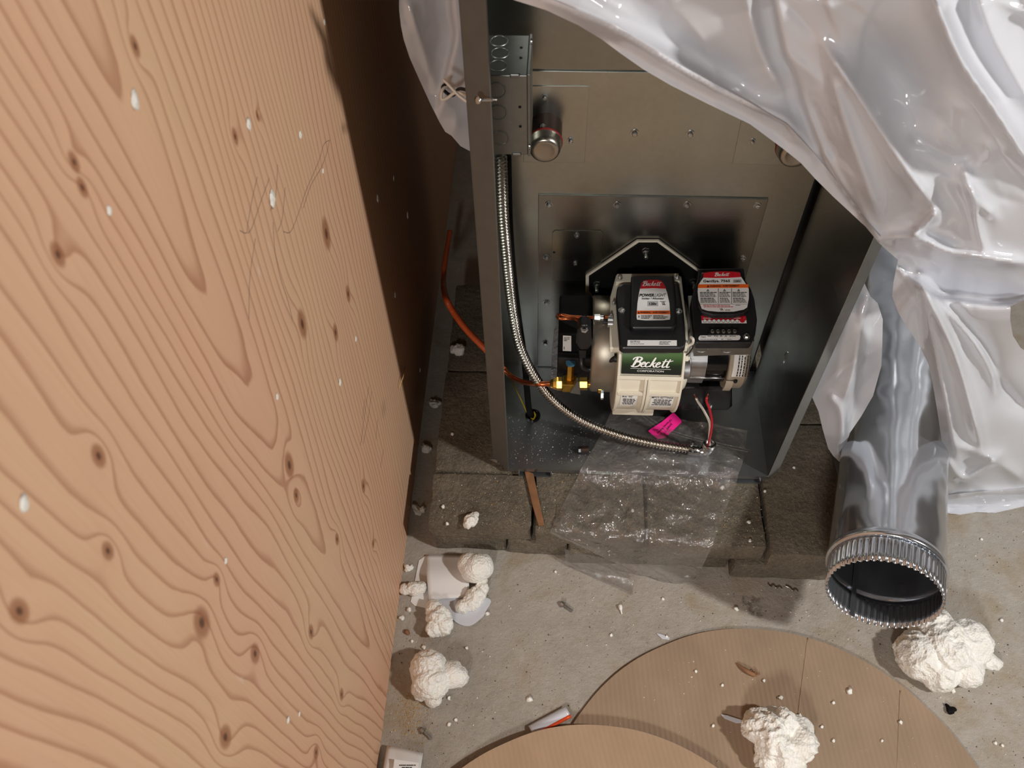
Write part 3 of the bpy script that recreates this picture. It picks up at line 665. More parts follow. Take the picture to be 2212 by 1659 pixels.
# flange on the plate
PFl = PPL.off(.011)
hexpx = [(1272, 600), (1380, 528), (1420, 528), (1528, 606), (1530, 640), (1425, 762), (1378, 762), (1272, 628)]
hexo = [(1265, 597), (1376, 521), (1424, 521), (1536, 603), (1538, 643), (1429, 770), (1374, 770), (1265, 632)]
slab('flange_gasket', hexo, PPL.off(.006), .0055, M['cream'], ob, bevel=.0012)
fg = slab('mounting_flange', hexpx, PFl, .005, M['black_matte'], ob, bevel=.001)
for (u, v) in [(1395, 540), (1289, 612), (1497, 606)]:
    c = PFl.hit(u, v); n = PFl.n
    MB().lathe(c, n, [(0, .0072), (.0012, .0072), (.0014, .006), (.0065, .006), (.007, .0045)], 6, False, True).lathe(c, n, [(.006, .0034), (.018, .0034), (.019, .0026)], 12, False, True).build('stud_nut', M['zinc'], fg)
fc0 = PFl.hit(1402, 645)
MB().lathe(Vector((.235, D - .006, fc0.z)), (0, -1, 0), [(0, .048), (.05, .048)], 40, False, True).build('air_tube', M['black_matte'], ob, smooth=True, auto=40)

# scroll housing: profile in the YZ plane, extruded along X
XL, XR = .180, .286
def prof(off=0.0, a0=-150, a1=90, n=40):
    pts = []
    for i in range(n + 1):
        th = math.radians(a1 + (a0 - a1) * i / n)
        r = .111 + off
        if th > math.radians(28):                      # flattened upper front that carries the logo
            k = (math.degrees(th) - 28) / 62; r += .006 * math.sin(k * math.pi)
        pts.append((CYB - r * math.cos(th), CZB + r * math.sin(th)))
    return pts
def arc(name, x0, x1, a0, a1, off0, off1, mat_, parent, bevel=0, n=14):
    """curved pad on the housing between two angles"""
    o_ = prof(off1, a0, a1, n); i_ = prof(off0, a0, a1, n); mb = MB(); N_ = len(o_)
    V = [(x0, y, z) for y, z in o_] + [(x1, y, z) for y, z in o_] + [(x0, y, z) for y, z in i_] + [(x1, y, z) for y, z in i_]
    F = []
    for k in range(N_ - 1):
        F += [(k, k + 1, N_ + k + 1, N_ + k), (2 * N_ + k, 3 * N_ + k, 3 * N_ + k + 1, 2 * N_ + k + 1), (k, 2 * N_ + k, 2 * N_ + k + 1, k + 1), (N_ + k, N_ + k + 1, 3 * N_ + k + 1, 3 * N_ + k)]
    F += [(0, N_, 3 * N_, 2 * N_), (N_ - 1, 3 * N_ - 1, 4 * N_ - 1, 2 * N_ - 1)]
    mb.add(V, F); return mb.build(name, mat_, parent, smooth=True, bevel=bevel, auto=40)
pr = prof() + [(.205, .285), (.212, .43), (.20, .446)]
hs = MB(); N_ = len(pr)
hs.add([(XL, y, z) for y, z in pr] + [(XR, y, z) for y, z in pr], [tuple(range(N_)), tuple(range(2 * N_ - 1, N_ - 1, -1))] + [(i, i + N_, (i + 1) % N_ + N_, (i + 1) % N_) for i in range(N_)])
hs = hs.build('scroll_housing', M['cream'], ob, smooth=True, auto=30, bevel=.003, seg=3)
XM = (XL + XR) / 2 - .004
for (a, b) in ((XL, XL + .0045), (XR - .0045, XR)): arc('edge_rib', a, b, -75, 62, -.002, .0042, M['cream'], hs, .0012)
arc('centre_rib', XM - .005, XM - .0006, -80, 25, -.002, .006, M['cream'], hs, .001); arc('centre_rib', XM + .0006, XM + .005, -80, 25, -.002, .006, M['cream'], hs, .001)
arc('cross_rib', XL, XR, 23, 26.5, -.002, .0055, M['cream'], hs, .001)
arc('cross_rib', XL + .003, XM - .004, 6, 9.5, -.002, .0048, M['cream'], hs, .001); arc('cross_rib', XM + .004, XR - .003, 6, 9.5, -.002, .0048, M['cream'], hs, .001)
gp = arc('logo_plate', XL + .006, XR - .005, 28, 47, .0, .0046, M['green'], ob, .0004)
# plane tangent to the logo plate
def tang(th, off):
    t_ = math.radians(th); k = (th - 28) / 62 if th > 28 else 0; r = .111 + off + (.006 * math.sin(k * math.pi) if th > 28 else 0)
    n = Vector((0, -math.cos(t_), math.sin(t_))); return Plane((XM, CYB - r * math.cos(t_), CZB + r * math.sin(t_)), n)
def curved_put(vs_, fs, x0, x1, ang_base, ang_top, off, mat_, parent, name='lettering'):
    a0 = min(v.x for v in vs_); a1 = max(v.x for v in vs_); y1 = max(v.y for v in vs_); out = []
    for v in vs_:
        th = ang_base + v.y / y1 * (ang_top - ang_base); t_ = math.radians(th); r = .111 + off + (.006 * math.sin((th - 28) / 62 * math.pi) if th > 28 else 0)
        out.append(Vector((x0 + (v.x - a0) / (a1 - a0) * (x1 - x0), CYB - r * math.cos(t_), CZB + r * math.sin(t_))))
    return mesh_obj(name, out, fs, M[mat_], parent)
V, F = script_word(); curved_put(V, F, XL + .020, XR - .019, 34.8, 43.2, .0054, 'white_ink', gp)
curved_put(*text_mesh('CORPORATION', .005), XL + .031, XR - .033, 30.6, 32.2, .0054, 'white_ink', gp)
curved_put([Vector((0, 0, 0)), Vector((1, 0, 0)), Vector((1, 1, 0)), Vector((0, 1, 0))], [(0, 1, 2, 3)], XL + .02, XR - .022, 33.2, 33.45, .0054, 'white_ink', gp, 'rule_line')
# rating labels in the lower pockets
for (x0, x1, hd, nm) in ((XL + .010, XM - .012, 'Model', 'rating_label'), (XM + .010, XR - .010, "MFG'S SETTINGS", 'settings_label')):
    lb = arc(nm, x0, x1, -14, 4.5, .0, .0007, M['white_lbl'], hs)
    if hd == 'Model': curved_put(*text_mesh('Model  "AFG"', .01), x0 + .002, x1 - .008, 1.2, 3.6, .0012, 'ink', hs)
    else: curved_put(*text_mesh(hd, .012), x0 + .001, x1 - .001, 1.0, 3.6, .0012, 'ink', hs)
    rnd = random.Random(3 + len(hd)); mbp = MB()
    for k in range(5):
        th0 = -2.0 - k * 2.2; x = x0 + .002 + rnd.uniform(0, .006)
        while x < x1 - .006:
            wl = rnd.uniform(.002, .006); q = []
            for th, xx in ((th0, x), (th0, x + wl), (th0 + 1.2, x + wl), (th0 + 1.2, x)):
                t_ = math.radians(th); r = .1122; q.append((xx, CYB - r * math.cos(t_), CZB + r * math.sin(t_)))
            mbp.add(q, [(0, 1, 2, 3)]); x += wl + .0012
    mbp.build('fine_print', M['ink'], hs)
# foot under the housing
MB().box((XL + .004, .060, .232), (XR - .030, .19, .250)).build('foot', M['cream'], ob, bevel=.002)
# back plate corners of the housing beside the igniter
PI_ = Plane.through(onY(1400, 738, .050), onY(1400, 592, .190), onY(1500, 738, .050))
slab('housing_top', [(1318, 640), (1331, 592), (1462, 590), (1468, 604), (1486, 700), (1486, 750), (1316, 752)], PI_.off(-.012), .012, M['cream'], ob, bevel=.002)
hc = slab('top_bracket', [(1333, 591), (1466, 590), (1469, 608), (1330, 609)], PI_.off(-.004), .009, M['cream'], ob, bevel=.001)
scr(1339, 601, PI_.off(-.004), hc, r=.0045); scr(1463, 601, PI_.off(-.004), hc, r=.0045)
for (u, v) in ((1326, 656), (1320, 683)): scr(u, v, PI_.off(-.010), hc, r=.003)
# igniter
ig = slab('igniter', [(1330, 640), (1333, 618), (1344, 610), (1466, 608), (1470, 630), (1478, 680), (1482, 735), (1480, 746), (1474, 752), (1344, 752), (1338, 746), (1334, 700)], PI_, .016, M['black'], ob, bevel=.0045, seg=3)
slab('gasket', [(1346, 754), (1472, 754), (1470, 764), (1349, 764)], Plane.through(onY(1400, 754, .052), onY(1470, 754, .052), onY(1400, 766, .053)), .01, M['black_gloss'], ob, bevel=.001)
PR_ = PI_.off(.010)
slab('raised_hood', [(1363, 594), (1456, 593), (1460, 640), (1462, 700), (1455, 708), (1366, 708), (1360, 700)], PR_, .012, M['black'], ig, bevel=.004, seg=3)
PLb = PR_.off(.0004)
slab('igniter_label', [(1376, 690), (1375, 684), (1377, 655), (1381, 630), (1385, 613), (1390, 606), (1400, 604.5), (1420, 604.5), (1429, 606.5), (1434, 613), (1441, 632), (1446, 655), (1448, 684), (1447, 690), (1430, 691.5), (1395, 691.8)], PLb, .0004, M['white_lbl'], ig)
slab('red_band', [(1382.6, 623.5), (1385, 613), (1390, 606), (1400, 604.5), (1420, 604.5), (1429, 606.5), (1434, 613), (1439, 623.5), (1412, 622.2)], PLb.off(.0003), .0003, M['red'], ig)
PT2 = PLb.off(.0004)
beckett(PT2, (1387, 618), (1430, 617.5), 10.5, 'white_ink', ig)
text('POWER', PT2, (1381, 641), (1413, 641), 6.4, 'ink', ig, bold=.03, shear=.25); text('LIGHT', PT2, (1414, 641), (1439, 641), 6.4, 'ink', ig, bold=.0, shear=.25)
text('Igniter / Allumeur', PT2, (1387, 647), (1435, 647), 4.2, 'ink', ig, bold=.02)
slab('voltage_box', [(1399, 650.5), (1422, 650.5), (1422, 661.5), (1399, 661.5)], PT2, .0004, M['grey_lbl'], ig, bevel=.0001)
text('120v', PT2.off(.0003), (1403, 659), (1418.5, 659), 5.2, 'ink', ig, bold=.02)
text('UL', PT2, (1430, 659), (1438, 659), 6.5, 'ink', ig, bold=.03, shear=-.3)
slab('orange_band', [(1376.3, 671), (1447.3, 671), (1447.8, 678.5), (1375.6, 678.5)], PLb.off(.0003), .0003, M['orange_lbl'], ig)
text('WARNING / AVERTISSEMENT', PT2, (1383, 677.2), (1445, 677.2), 4.4, 'ink', ig, bold=.02, shear=.15)
slab('warning_triangle', [(1377.5, 677.2), (1382, 677.2), (1379.8, 672.5)], PT2.off(.0003), .0003, M['ink'], ig)
bars(PT2, [(1385, 1408, 682, 1.3, 5), (1385, 1405, 684.8, 1.3, 4), (1385, 1402, 687.6, 1.3, 3), (1411, 1434, 682, 1.3, 4), (1411, 1442, 684.8, 1.3, 6), (1411, 1438, 687.6, 1.3, 5), (1426, 1438, 651.5, 1.0, 4)], 'ink', ig)
text('!', PT2, (1379.5, 687), (1381.5, 687), 5, 'ink', ig, bold=.02)
for (u, v) in ((1343, 671), (1466, 673)): scr(u, v, PI_, ig, r=.0055)
for (u, v) in ((1361, 725), (1459, 726)): MB().lathe(PI_.hit(u, v), PI_.n, [(.0002, .0048), (.0006, .0048)], 16, False, True).build('hole', M['void'], ig)
PS = Plane.through(onY(1400, 748, .0495), onY(1470, 748, .0495), onY(1400, 736, .0535))
PIs = PI_.off(.0006)
slab('serial_label', [(1356, 734.5), (1462, 735), (1462, 746.5), (1355, 746.5)], PIs, .0008, M['white_lbl'], ig)
text('51771U', PIs, (1362, 740.5), (1382, 740.5), 4, 'ink', ig, bold=.02)
bars(PIs, [(1362, 1391, 743, 1.0, 8), (1425, 1450, 738.3, 1.2, 4), (1424, 1444, 741, 1.2, 3), (1424, 1446, 743.8, 1.2, 3)], 'ink', ig)
# air shutter drum on the left of the housing
dr_ = MB().lathe((XL, CYB, CZB), (-1, 0, 0), [(0, .082), (.004, .083), (.036, .083), (.040, .080)], 64, False, True).build('air_shutter', M['shutter'], ob, smooth=True, auto=40)
MB().lathe((XL - .0398, CYB, CZB), (-1, 0, 0), [(0, .070), (.0012, .069), (.0012, .060), (0, .059)], 64, False, False).build('rim', M['shutter'], dr_, smooth=True)
c = onX(1230 + 75, 868, XL - .030); MB().lathe(onX(1303, 853, XL - .0405), (-1, 0, 0), [(0, .006), (.003, .006), (.0035, .003)], 6, False, True).build('dial_screw', M['zinc'], dr_)
# adjusting knob
kq = onY(1318, 695, .10)
kb = MB().lathe(kq, (-1, 0, 0), [(-.004, .0085), (.004, .0085)], 24, True, True, rmod=lambda h_, r, t_: r * (1 + .05 * math.cos(12 * t_))).build('adjusting_knob', M['alu'], ob); MB().lathe(kq + Vector((-.004, 0, 0)), (-1, 0, 0), [(0, .0045), (.007, .0045)], 12, False, True).build('knob_tip', M['black'], kb)
# fuel pump on the drum
YP = .095
pa, pb = onY(1207, 718, YP), onY(1277, 832, YP)
pu = MB().box((pa.x, YP, pb.z), (XL - .040, YP + .085, pa.z - .004)).build('fuel_pump', M['black_matte'], ob, bevel=.004, seg=3)
PPu = Plane((0, YP, 0), (0, -1, 0))
slab('pump_label', [(1216, 725), (1234, 726), (1234, 759), (1215.5, 758)], PPu.off(.0006), .0006, M['white_lbl'], pu, bevel=.0002)
bars(PPu.off(.0006), [(1218, 1231, 730, 1.2, 2), (1218, 1230, 733, 1.2, 2), (1218, 1225, 736, 1.2, 1), (1218, 1219.5, 752, 6, 1)], 'ink', pu)
slab('pump_rib', [(1206, 762), (1250, 764), (1250, 771), (1206, 769)], PPu.off(.003), .003, M['black_matte'], pu, bevel=.001)
slab('pump_cover', [(1205, 774), (1282, 776), (1282, 826), (1205, 822)], PPu.off(.008), .008, M['black'], pu, bevel=.002)
# solenoid coil with nut
so = slab('solenoid_coil', [(1247, 712), (1255, 703), (1269, 703), (1277, 713), (1278, 745), (1272, 757), (1252, 757), (1245, 745)], PPu.off(.022), .022, M['black'], ob, bevel=.004, seg=3)
slab('coil_boot', [(1249, 756), (1268, 757), (1266, 775), (1251, 774)], PPu.off(.018), .016, M['black_gloss'], so, bevel=.0015)
cq = PPu.off(.022).hit(1262, 712)
MB().lathe(cq, (0, -.5, .86), [(0, .0062), (.004, .0062), (.0042, .0035), (.001, .0033)], 6, False, True).build('coil_nut', M['zinc'], so)
# copper nozzle line
yN = .115
nz = MB().tube(spline([onY(1285, 686, yN), onY(1262, 685.5, yN), onY(1235, 684, yN + .004), onY(1212, 680, yN + .008), onY(1204, 682, yN), onY(1208, 688, yN - .010), onY(1225, 688.5, yN - .012), onY(1243, 689, yN - .010), onY(1250, 696, yN - .014), cq + Vector((-.002, .002, .002))], 8), .0027, 10).build('nozzle_line', M['copper'], ob, smooth=True)
a = onY(1284, 686, yN)
MB().lathe(a, (1, 0, 0), [(0, .0055), (.009, .0060)], 6).lathe(a + Vector((.009, 0, 0)), (1, 0, 0), [(0, .0040), (.005, .0046), (.006, .0046)], 14).build('compression_nut', M['zinc'], nz)
MB().tube([a + Vector((.012, 0, 0)), Vector((XL + .01, a.y + .01, a.z))], .0026, 10).build('nozzle_tail', M['copper'], nz, smooth=True)
# pump cable into the housing
ck = MB().tube(spline([PPu.off(.012).hit(1257, 772), onY(1256, 785, YP - .02), onY(1262, 795, YP - .024), onY(1278, 797, YP - .024), onY(1300, 789, YP - .026), onY(1318, 779, YP - .028), onY(1332, 772, YP - .028)], 9), .0046, 12).build('pump_cable', M['black'], ob, smooth=True)
cg = onY(1329, 773, YP - .028); MB().lathe(cg, (1, 0, 0), [(-.002, .0075), (.008, .0075)], 16).build('strain_relief', M['black'], ck)
slab('side_opening', [(1329, 716), (1325, 724), (1324, 742), (1328, 757), (1332, 745), (1333, 725)], Plane.through(onY(1328, 716, .085), onY(1328, 757, .065), onY(1334, 735, .066)), .001, M['void'], hs)
# foil pouch tucked behind the pump
fp = slab('foil_pouch', [(1197, 712), (1203, 705), (1238, 703), (1238, 815), (1190, 822), (1192, 760)], Plane((0, .165, 0), (0, -1, 0)), .0006, M['foil'], None); tag(fp, 'silvery foil pouch edge showing behind the black fuel pump', 'pouch')
# motor
MX0 = XR; 
mo = MB().lathe((MX0, CYB, CZB), (1, 0, 0), [(0, .078), (.010, .078), (.014, .074)], 48, False, True).build('motor_flange', M['cream'], ob, smooth=True, auto=40)
def ribs(h_, r, t_): return r * (1 + .018 * math.copysign(abs(math.cos(13 * t_)) ** .4, math.cos(13 * t_)))
xa = onY(1484, 800, .085).x; xb = onY(1521, 800, .085).x; xc = onY(1567, 800, .085).x; xd = onY(1612, 800, .085).x
xa = MX0 + .010
mt = MB().lathe((xa, CYB, CZB), (1, 0, 0), [(0, .062), (xb - xa, .062)], 156, True, True, rmod=ribs).build('motor_end_bell', M['alu'], ob, smooth=True, auto=35)
MB().lathe((xb, CYB, CZB), (1, 0, 0), [(0, .060), (xc - xb, .060)], 64, True, True).build('motor_shell', M['black_gloss'], ob, smooth=True, auto=40)
me_ = MB().lathe((xc, CYB, CZB), (1, 0, 0), [(0, .068), (.002, .070), (xd - xc - .006, .070), (xd - xc, .064)], 64, True, True).build('motor_cover', M['motor_beige'], ob, smooth=True, auto=40)
th = math.radians(6)
rq = lambda t_, r: Vector((0, -r * math.cos(t_), r * math.sin(t_))) + Vector((0, CYB, CZB))
for tdeg in (-4, 55, -70):
    t_ = math.radians(tdeg); q = rq(t_, .0635)
    MB().cyl((xa, q.y, q.z), (xc + .01, q.y, q.z), .0017, n=8).build('through_bolt', M['zinc'], ob, smooth=True)
for (t0, t1) in ((-24, 2),):
    mb = MB(); seg = []
    for k in range(7):
        t_ = math.radians(t0 + (t1 - t0) * k / 6); seg.append((rq(t_, .072), rq(t_, .075)))
    V = [(xc - .002, p_[1].y, p_[1].z) for p_ in seg] + [(xc + .010, p_[1].y, p_[1].z) for p_ in seg]; F = [(k, k + 1, k + 8, k + 7) for k in range(6)]
    mb.add(V, F).build('cover_clip', M['motor_beige'], me_, solid=.003)
q = rq(math.radians(0), .071); MB().lathe((xc + .014, q.y, q.z), (0, -1, 0), [(0, .004), (.003, .003)], 10, False, True).build('clip_bolt', M['black'], me_)
# motor label
lm = MB(); V = []; 
for k in range(7):
    t_ = math.radians(8 + 34 * k / 6); a = rq(t_, .0706); V.append(a)
lm.add([(xc + .006, a.y, a.z) for a in V] + [(xd - .010, a.y, a.z) for a in V], [(k, k + 1, k + 8, k + 7) for k in range(6)]); lm.build('motor_label', M['white_lbl'], me_)
lp_ = MB(); rnd = random.Random(5)
for kx in range(5):
    x = xc + .0135 + kx * .0045
    td = 9.0
    while td < 40:
        te = td + rnd.uniform(1.5, 5); a, b = rq(math.radians(td), .0709), rq(math.radians(min(te, 41)), .0709)
        lp_.add([(x, a.y, a.z), (x, b.y, b.z), (x + .002, b.y, b.z), (x + .002, a.y, a.z)], [(0, 1, 2, 3)]); td = te + .8
lp_.build('fine_print', M['ink'], me_)
# bracket cast lug beside the housing
MB().lathe((XR + .002, CYB - .066, CZB + .025), (1, 0, 0), [(0, .018), (.012, .018), (.014, .015)], 24, False, True).build('mounting_lug', M['alu'], ob, smooth=True, auto=40)
# capacitor box below the motor
Yc = .085
PCp = Plane((0, Yc, 0), (0, -1, 0.0))
slab('capacitor_box', [(1464, 838), (1582, 836), (1582, 880), (1574, 888), (1474, 888), (1466, 882)], PCp, .06, M['black_gloss'], ob, bevel=.005, seg=3)
# burner control
YC = .068
cbx = slab('control_box', [(1494, 742), (1630, 738), (1622, 766), (1498, 770)], Plane((0, YC, 0), (0, -1, 0)), .10, M['galv_box'], ob, bevel=.001)
for (u, v) in ((1516, 752), (1571, 753)):
    c = Plane((0, YC, 0), (0, -1, 0)).hit(u, v); MB().tube([c + Vector((.010 * math.cos(t_), -.0004, .010 * math.sin(t_))) for t_ in np.linspace(math.pi * 1.1, math.pi * 1.9, 12)], .0008, 6).build('knockout_arc', M['galv_box'], cbx)
PCt = Plane.through(onY(1560, 742, .062), onY(1560, 582, .185), onY(1640, 742, .062))
cm = slab('control_module', [(1500, 738), (1496, 690), (1493, 652), (1500, 618), (1506, 604), (1508, 580), (1607, 578), (1611, 606), (1622, 622), (1630, 645), (1636, 690), (1632, 722), (1624, 742), (1505, 742)], PCt, .026, M['black'], ob, bevel=.003, seg=2)
PCh = PCt.off(.012)
slab('module_hood', [(1513, 592), (1516, 587), (1598, 585), (1602, 591), (1612, 612), (1622, 630), (1622, 652), (1619, 668), (1608, 678), (1585, 682.5), (1540, 682.5), (1516, 676), (1507, 662), (1505, 635), (1507, 620)], PCh, .013, M['black'], cm, bevel=.003, seg=2)
PCl = PCh.off(.0005)
slab('control_label', [(1519, 600), (1601, 598), (1613, 616), (1617.5, 624), (1617.5, 645), (1614, 664), (1607, 668.5), (1585, 673), (1550, 673.2), (1528, 671), (1516, 667), (1509, 648), (1507, 630), (1508, 616)], PCl, .0005, M['white_lbl'], cm)
slab('red_band', [(1519, 599.6), (1519.2, 590), (1532, 587.5), (1560, 586), (1585, 586.8), (1599, 589), (1600, 598.4), (1575, 600), (1545, 600.4)], PCl.off(.0003), .0006, M['red'], cm)
PCx = PCl.off(.0007)
beckett(PCx, (1543, 597), (1577, 596), 8, 'white_ink', cm)
PCy = PCl.off(.0003)
text('GeniSys. 7565', PCy, (1519, 610), (1577, 609.4), 5.2, 'ink', cm, bold=.03)
slab('voltage_box', [(1583.5, 604), (1602, 603.6), (1602, 610.6), (1583.5, 611)], PCy, .0003, M['grey_lbl'], cm)
text('120v', PCy.off(.0003), (1587, 609.5), (1599, 609.2), 3.6, 'ink', cm, bold=.02)
slab('orange_band', [(1508, 614.5), (1616, 613.8), (1617.8, 621.5), (1507.4, 622)], PCy, .0003, M['orange_lbl'], cm)
text('WARNING / AVERTISSEMENT', PCy.off(.0003), (1533, 620.4), (1597, 619.6), 4, 'ink', cm, bold=.02)
slab('warning_triangle', [(1527, 620.4), (1532, 620.4), (1529.5, 615.5)], PCy.off(.0006), .0003, M['ink'], cm)
R_ = []
for (a, b, c) in ((1512, 1548, 0), (1554, 1578, 0), (1582.5, 1613, 0)):
    k = 0
    for v in (632, 634.8, 637.6, 640.4, 644.5, 647.3, 650.1, 652.9):
        R_.append((a + (1 if v > 642 else 0), b - (k * 5 % 7), v, 1.5 if v in (632, 644.5) else 1.15, 5)); k += 1
bars(PCy, R_, 'ink', cm)
bars(PCy, [(1519, 1577, 659.5, 1.2, 12), (1520, 1584, 663, 1.2, 12)], 'red_ink', cm)
text('UL', PCy, (1555, 670.5), (1563, 670.5), 4.4, 'ink', cm, bold=.03, shear=-.3)
bars(PCy, [(1567, 1578, 670, 1.1, 3), (1589, 1600, 659.5, .9, 3)], 'ink', cm)
for c in (1529, 1565, 1595.5):
    slab('warning_triangle', [(c - 3.4, 629.4), (c + 3.4, 629.4), (c, 623.4)], PCy, .0003, M['grey_ink'], cm)
for (u0, v0_, u1, v1_) in ((1551, 623, 1552.5, 655), (1579.5, 623, 1581, 656), (1512, 656.6, 1614, 657.2)):
    slab('rule_line', [(u0, v0_), (u1, v0_), (u1, v1_), (u0, v1_)], PCy, .0002, M['grey_ink'], cm)
# terminal area
PCb = PCt.off(.0008)
slab('terminal_label', [(1514.5, 682), (1530, 684.5), (1565, 685.6), (1595, 684), (1611, 682), (1613, 698), (1516, 698)], PCb, .001, M['white_lbl'], cm)
slab('red_band', [(1514.5, 682), (1530, 684.5), (1565, 685.6), (1595, 684), (1611, 682), (1612, 692), (1515.4, 692)], PCb.off(.0003), .0003, M['red'], cm)
for k in range(8):
    MB().lathe(PCb.off(.0005).hit(1522.5 + 10 * k, 693 - .0 * k), PCb.n, [(0, .0030), (.0003, .0030)], 16, False, True).build('dot_outline', M['ink'], cm); MB().lathe(PCb.off(.0008).hit(1522.5 + 10 * k, 693), PCb.n, [(0, .0024), (.0003, .0024)], 16, False, True).build('dot', M['white_lbl'], cm)
MB().lathe(PCb.off(.0008).hit(1603.5, 692), PCb.n, [(0, .0042), (.0004, .0042)], 18, False, True).build('reset_dot', M['red'], cm)
bars(PCb.off(.0003), [(1519, 1608, 687.3, 1.0, 11)], 'white_ink', cm)
tb = slab('terminal_block', [(1530, 710), (1596, 710), (1594, 722), (1529, 722)], PCt.off(.004), .004, M['black_gloss'], cm, bevel=.001)
for k in range(5): MB().lathe(PCt.off(.004).hit(1539 + 12 * k, 716), PCt.n, [(0, .0034), (.0015, .0032), (.0018, .002)], 12, False, True).build('terminal_screw', M['zinc'], cm)
for k in range(6): slab('terminal_barrier', [(1532 + 12.2 * k, 709), (1534 + 12.2 * k, 709), (1534 + 12.2 * k, 723), (1532 + 12.2 * k, 723)], PCt.off(.007), .003, M['black'], cm)
slab('serial_label', [(1510, 727), (1513, 724.5), (1597, 724), (1600, 727), (1598, 733), (1594, 734.5), (1511, 734.8), (1508.5, 732)], PCb, .001, M['white_lbl'], cm)
text('7565', PCb, (1513, 730), (1524, 730), 3.6, 'ink', cm, bold=.01)
text('W  T2  R  A  AW', PCb, (1528, 727.5), (1590, 727.5), 2.4, 'ink', cm, bold=.02)
bars(PCb, [(1512, 1550, 733, 1.1, 7), (1558, 1562, 733, 1.1, 1), (1571, 1581, 733, 1.1, 2)], 'ink', cm)
scr(1612.5, 727, PCt, cm, r=.0058)
# white hook and brown lead between igniter and control
hk = MB().tube(spline([onY(1492, 728, .06), onY(1497, 733, .055), onY(1496, 741, .055), onY(1488, 746, .056), onY(1484, 752, .058)], 8), .0024, 8).build('wire_hook', M['wire_white'], ob, smooth=True)
MB().tube(spline([onY(1498, 748, .06), onY(1488, 763, .06), onY(1474, 772, .058)], 8), .0012, 8).build('brown_lead', M['rust'], ob, smooth=True)
# feed socket under the control box: small silver gromets by the housing
slab('side_latch', [(1478, 752), (1486, 754), (1486, 764), (1478, 762)], Plane((0, .05, 0), (0, -1, 0)), .006, M['zinc'], ob, bevel=.001)
# ------------------------------------------------------------------ plastic sheeting
from mathutils.geometry import delaunay_2d_cdt
def tps(pts):
    P = np.array([p_[:2] for p_ in pts], float) / 1000; v = np.array([p_[2] for p_ in pts]); n = len(P)
    U = lambda r2: np.where(r2 > 0, r2 * np.log(np.maximum(r2, 1e-12)), 0)
    K = U(((P[:, None] - P[None]) ** 2).sum(-1)) + np.eye(n) * 1e-3
    A = np.zeros((n + 3, n + 3)); A[:n, :n] = K; A[:n, n] = 1; A[:n, n + 1:] = P; A[n, :n] = 1; A[n + 1:, :n] = P.T
    s_ = np.linalg.solve(A, np.concatenate([v, np.zeros(3)]))
    def f(Q):
        Q = np.asarray(Q, float) / 1000; return U(((Q[:, None] - P[None]) ** 2).sum(-1)) @ s_[:n] + s_[n] + Q @ s_[n + 1:]
    return f
def seg_dist(Q, poly):
    best = np.full(len(Q), 1e9); sd = np.zeros(len(Q)); tt_ = np.zeros(len(Q)); L = 0
    poly = np.array([tuple(q)[:2] for q in spline([Vector((*q, 0)) for q in poly], 5)]) if len(poly) > 2 else np.array(poly, float)
    tot = np.linalg.norm(np.diff(poly, axis=0), axis=1).sum()
    for a, b in zip(poly[:-1], poly[1:]):
        d = b - a; l_ = np.hypot(*d)
        if l_ < 1e-6: continue
        t_ = np.clip(((Q - a) @ d) / l_ ** 2, 0, 1); c = a + t_[:, None] * d; e = Q - c; r = np.hypot(e[:, 0], e[:, 1])
        cr = d[0] * e[:, 1] - d[1] * e[:, 0]; m_ = r < best
        best[m_] = r[m_]; sd[m_] = (np.sign(cr) * r)[m_]; tt_[m_] = ((L + t_ * l_) / tot)[m_]; L += l_
    return best, sd, tt_
def inside(Q, poly):
    poly = np.array(poly, float); x, y = Q[:, 0], Q[:, 1]; ins = np.zeros(len(Q), bool); j = len(poly) - 1
    for i in range(len(poly)):
        xi, yi = poly[i]; xj, yj = poly[j]
        c = ((yi > y) != (yj > y)) & (x < (xj - xi) * (y - yi) / (yj - yi + 1e-12) + xi); ins ^= c; j = i
    return ins
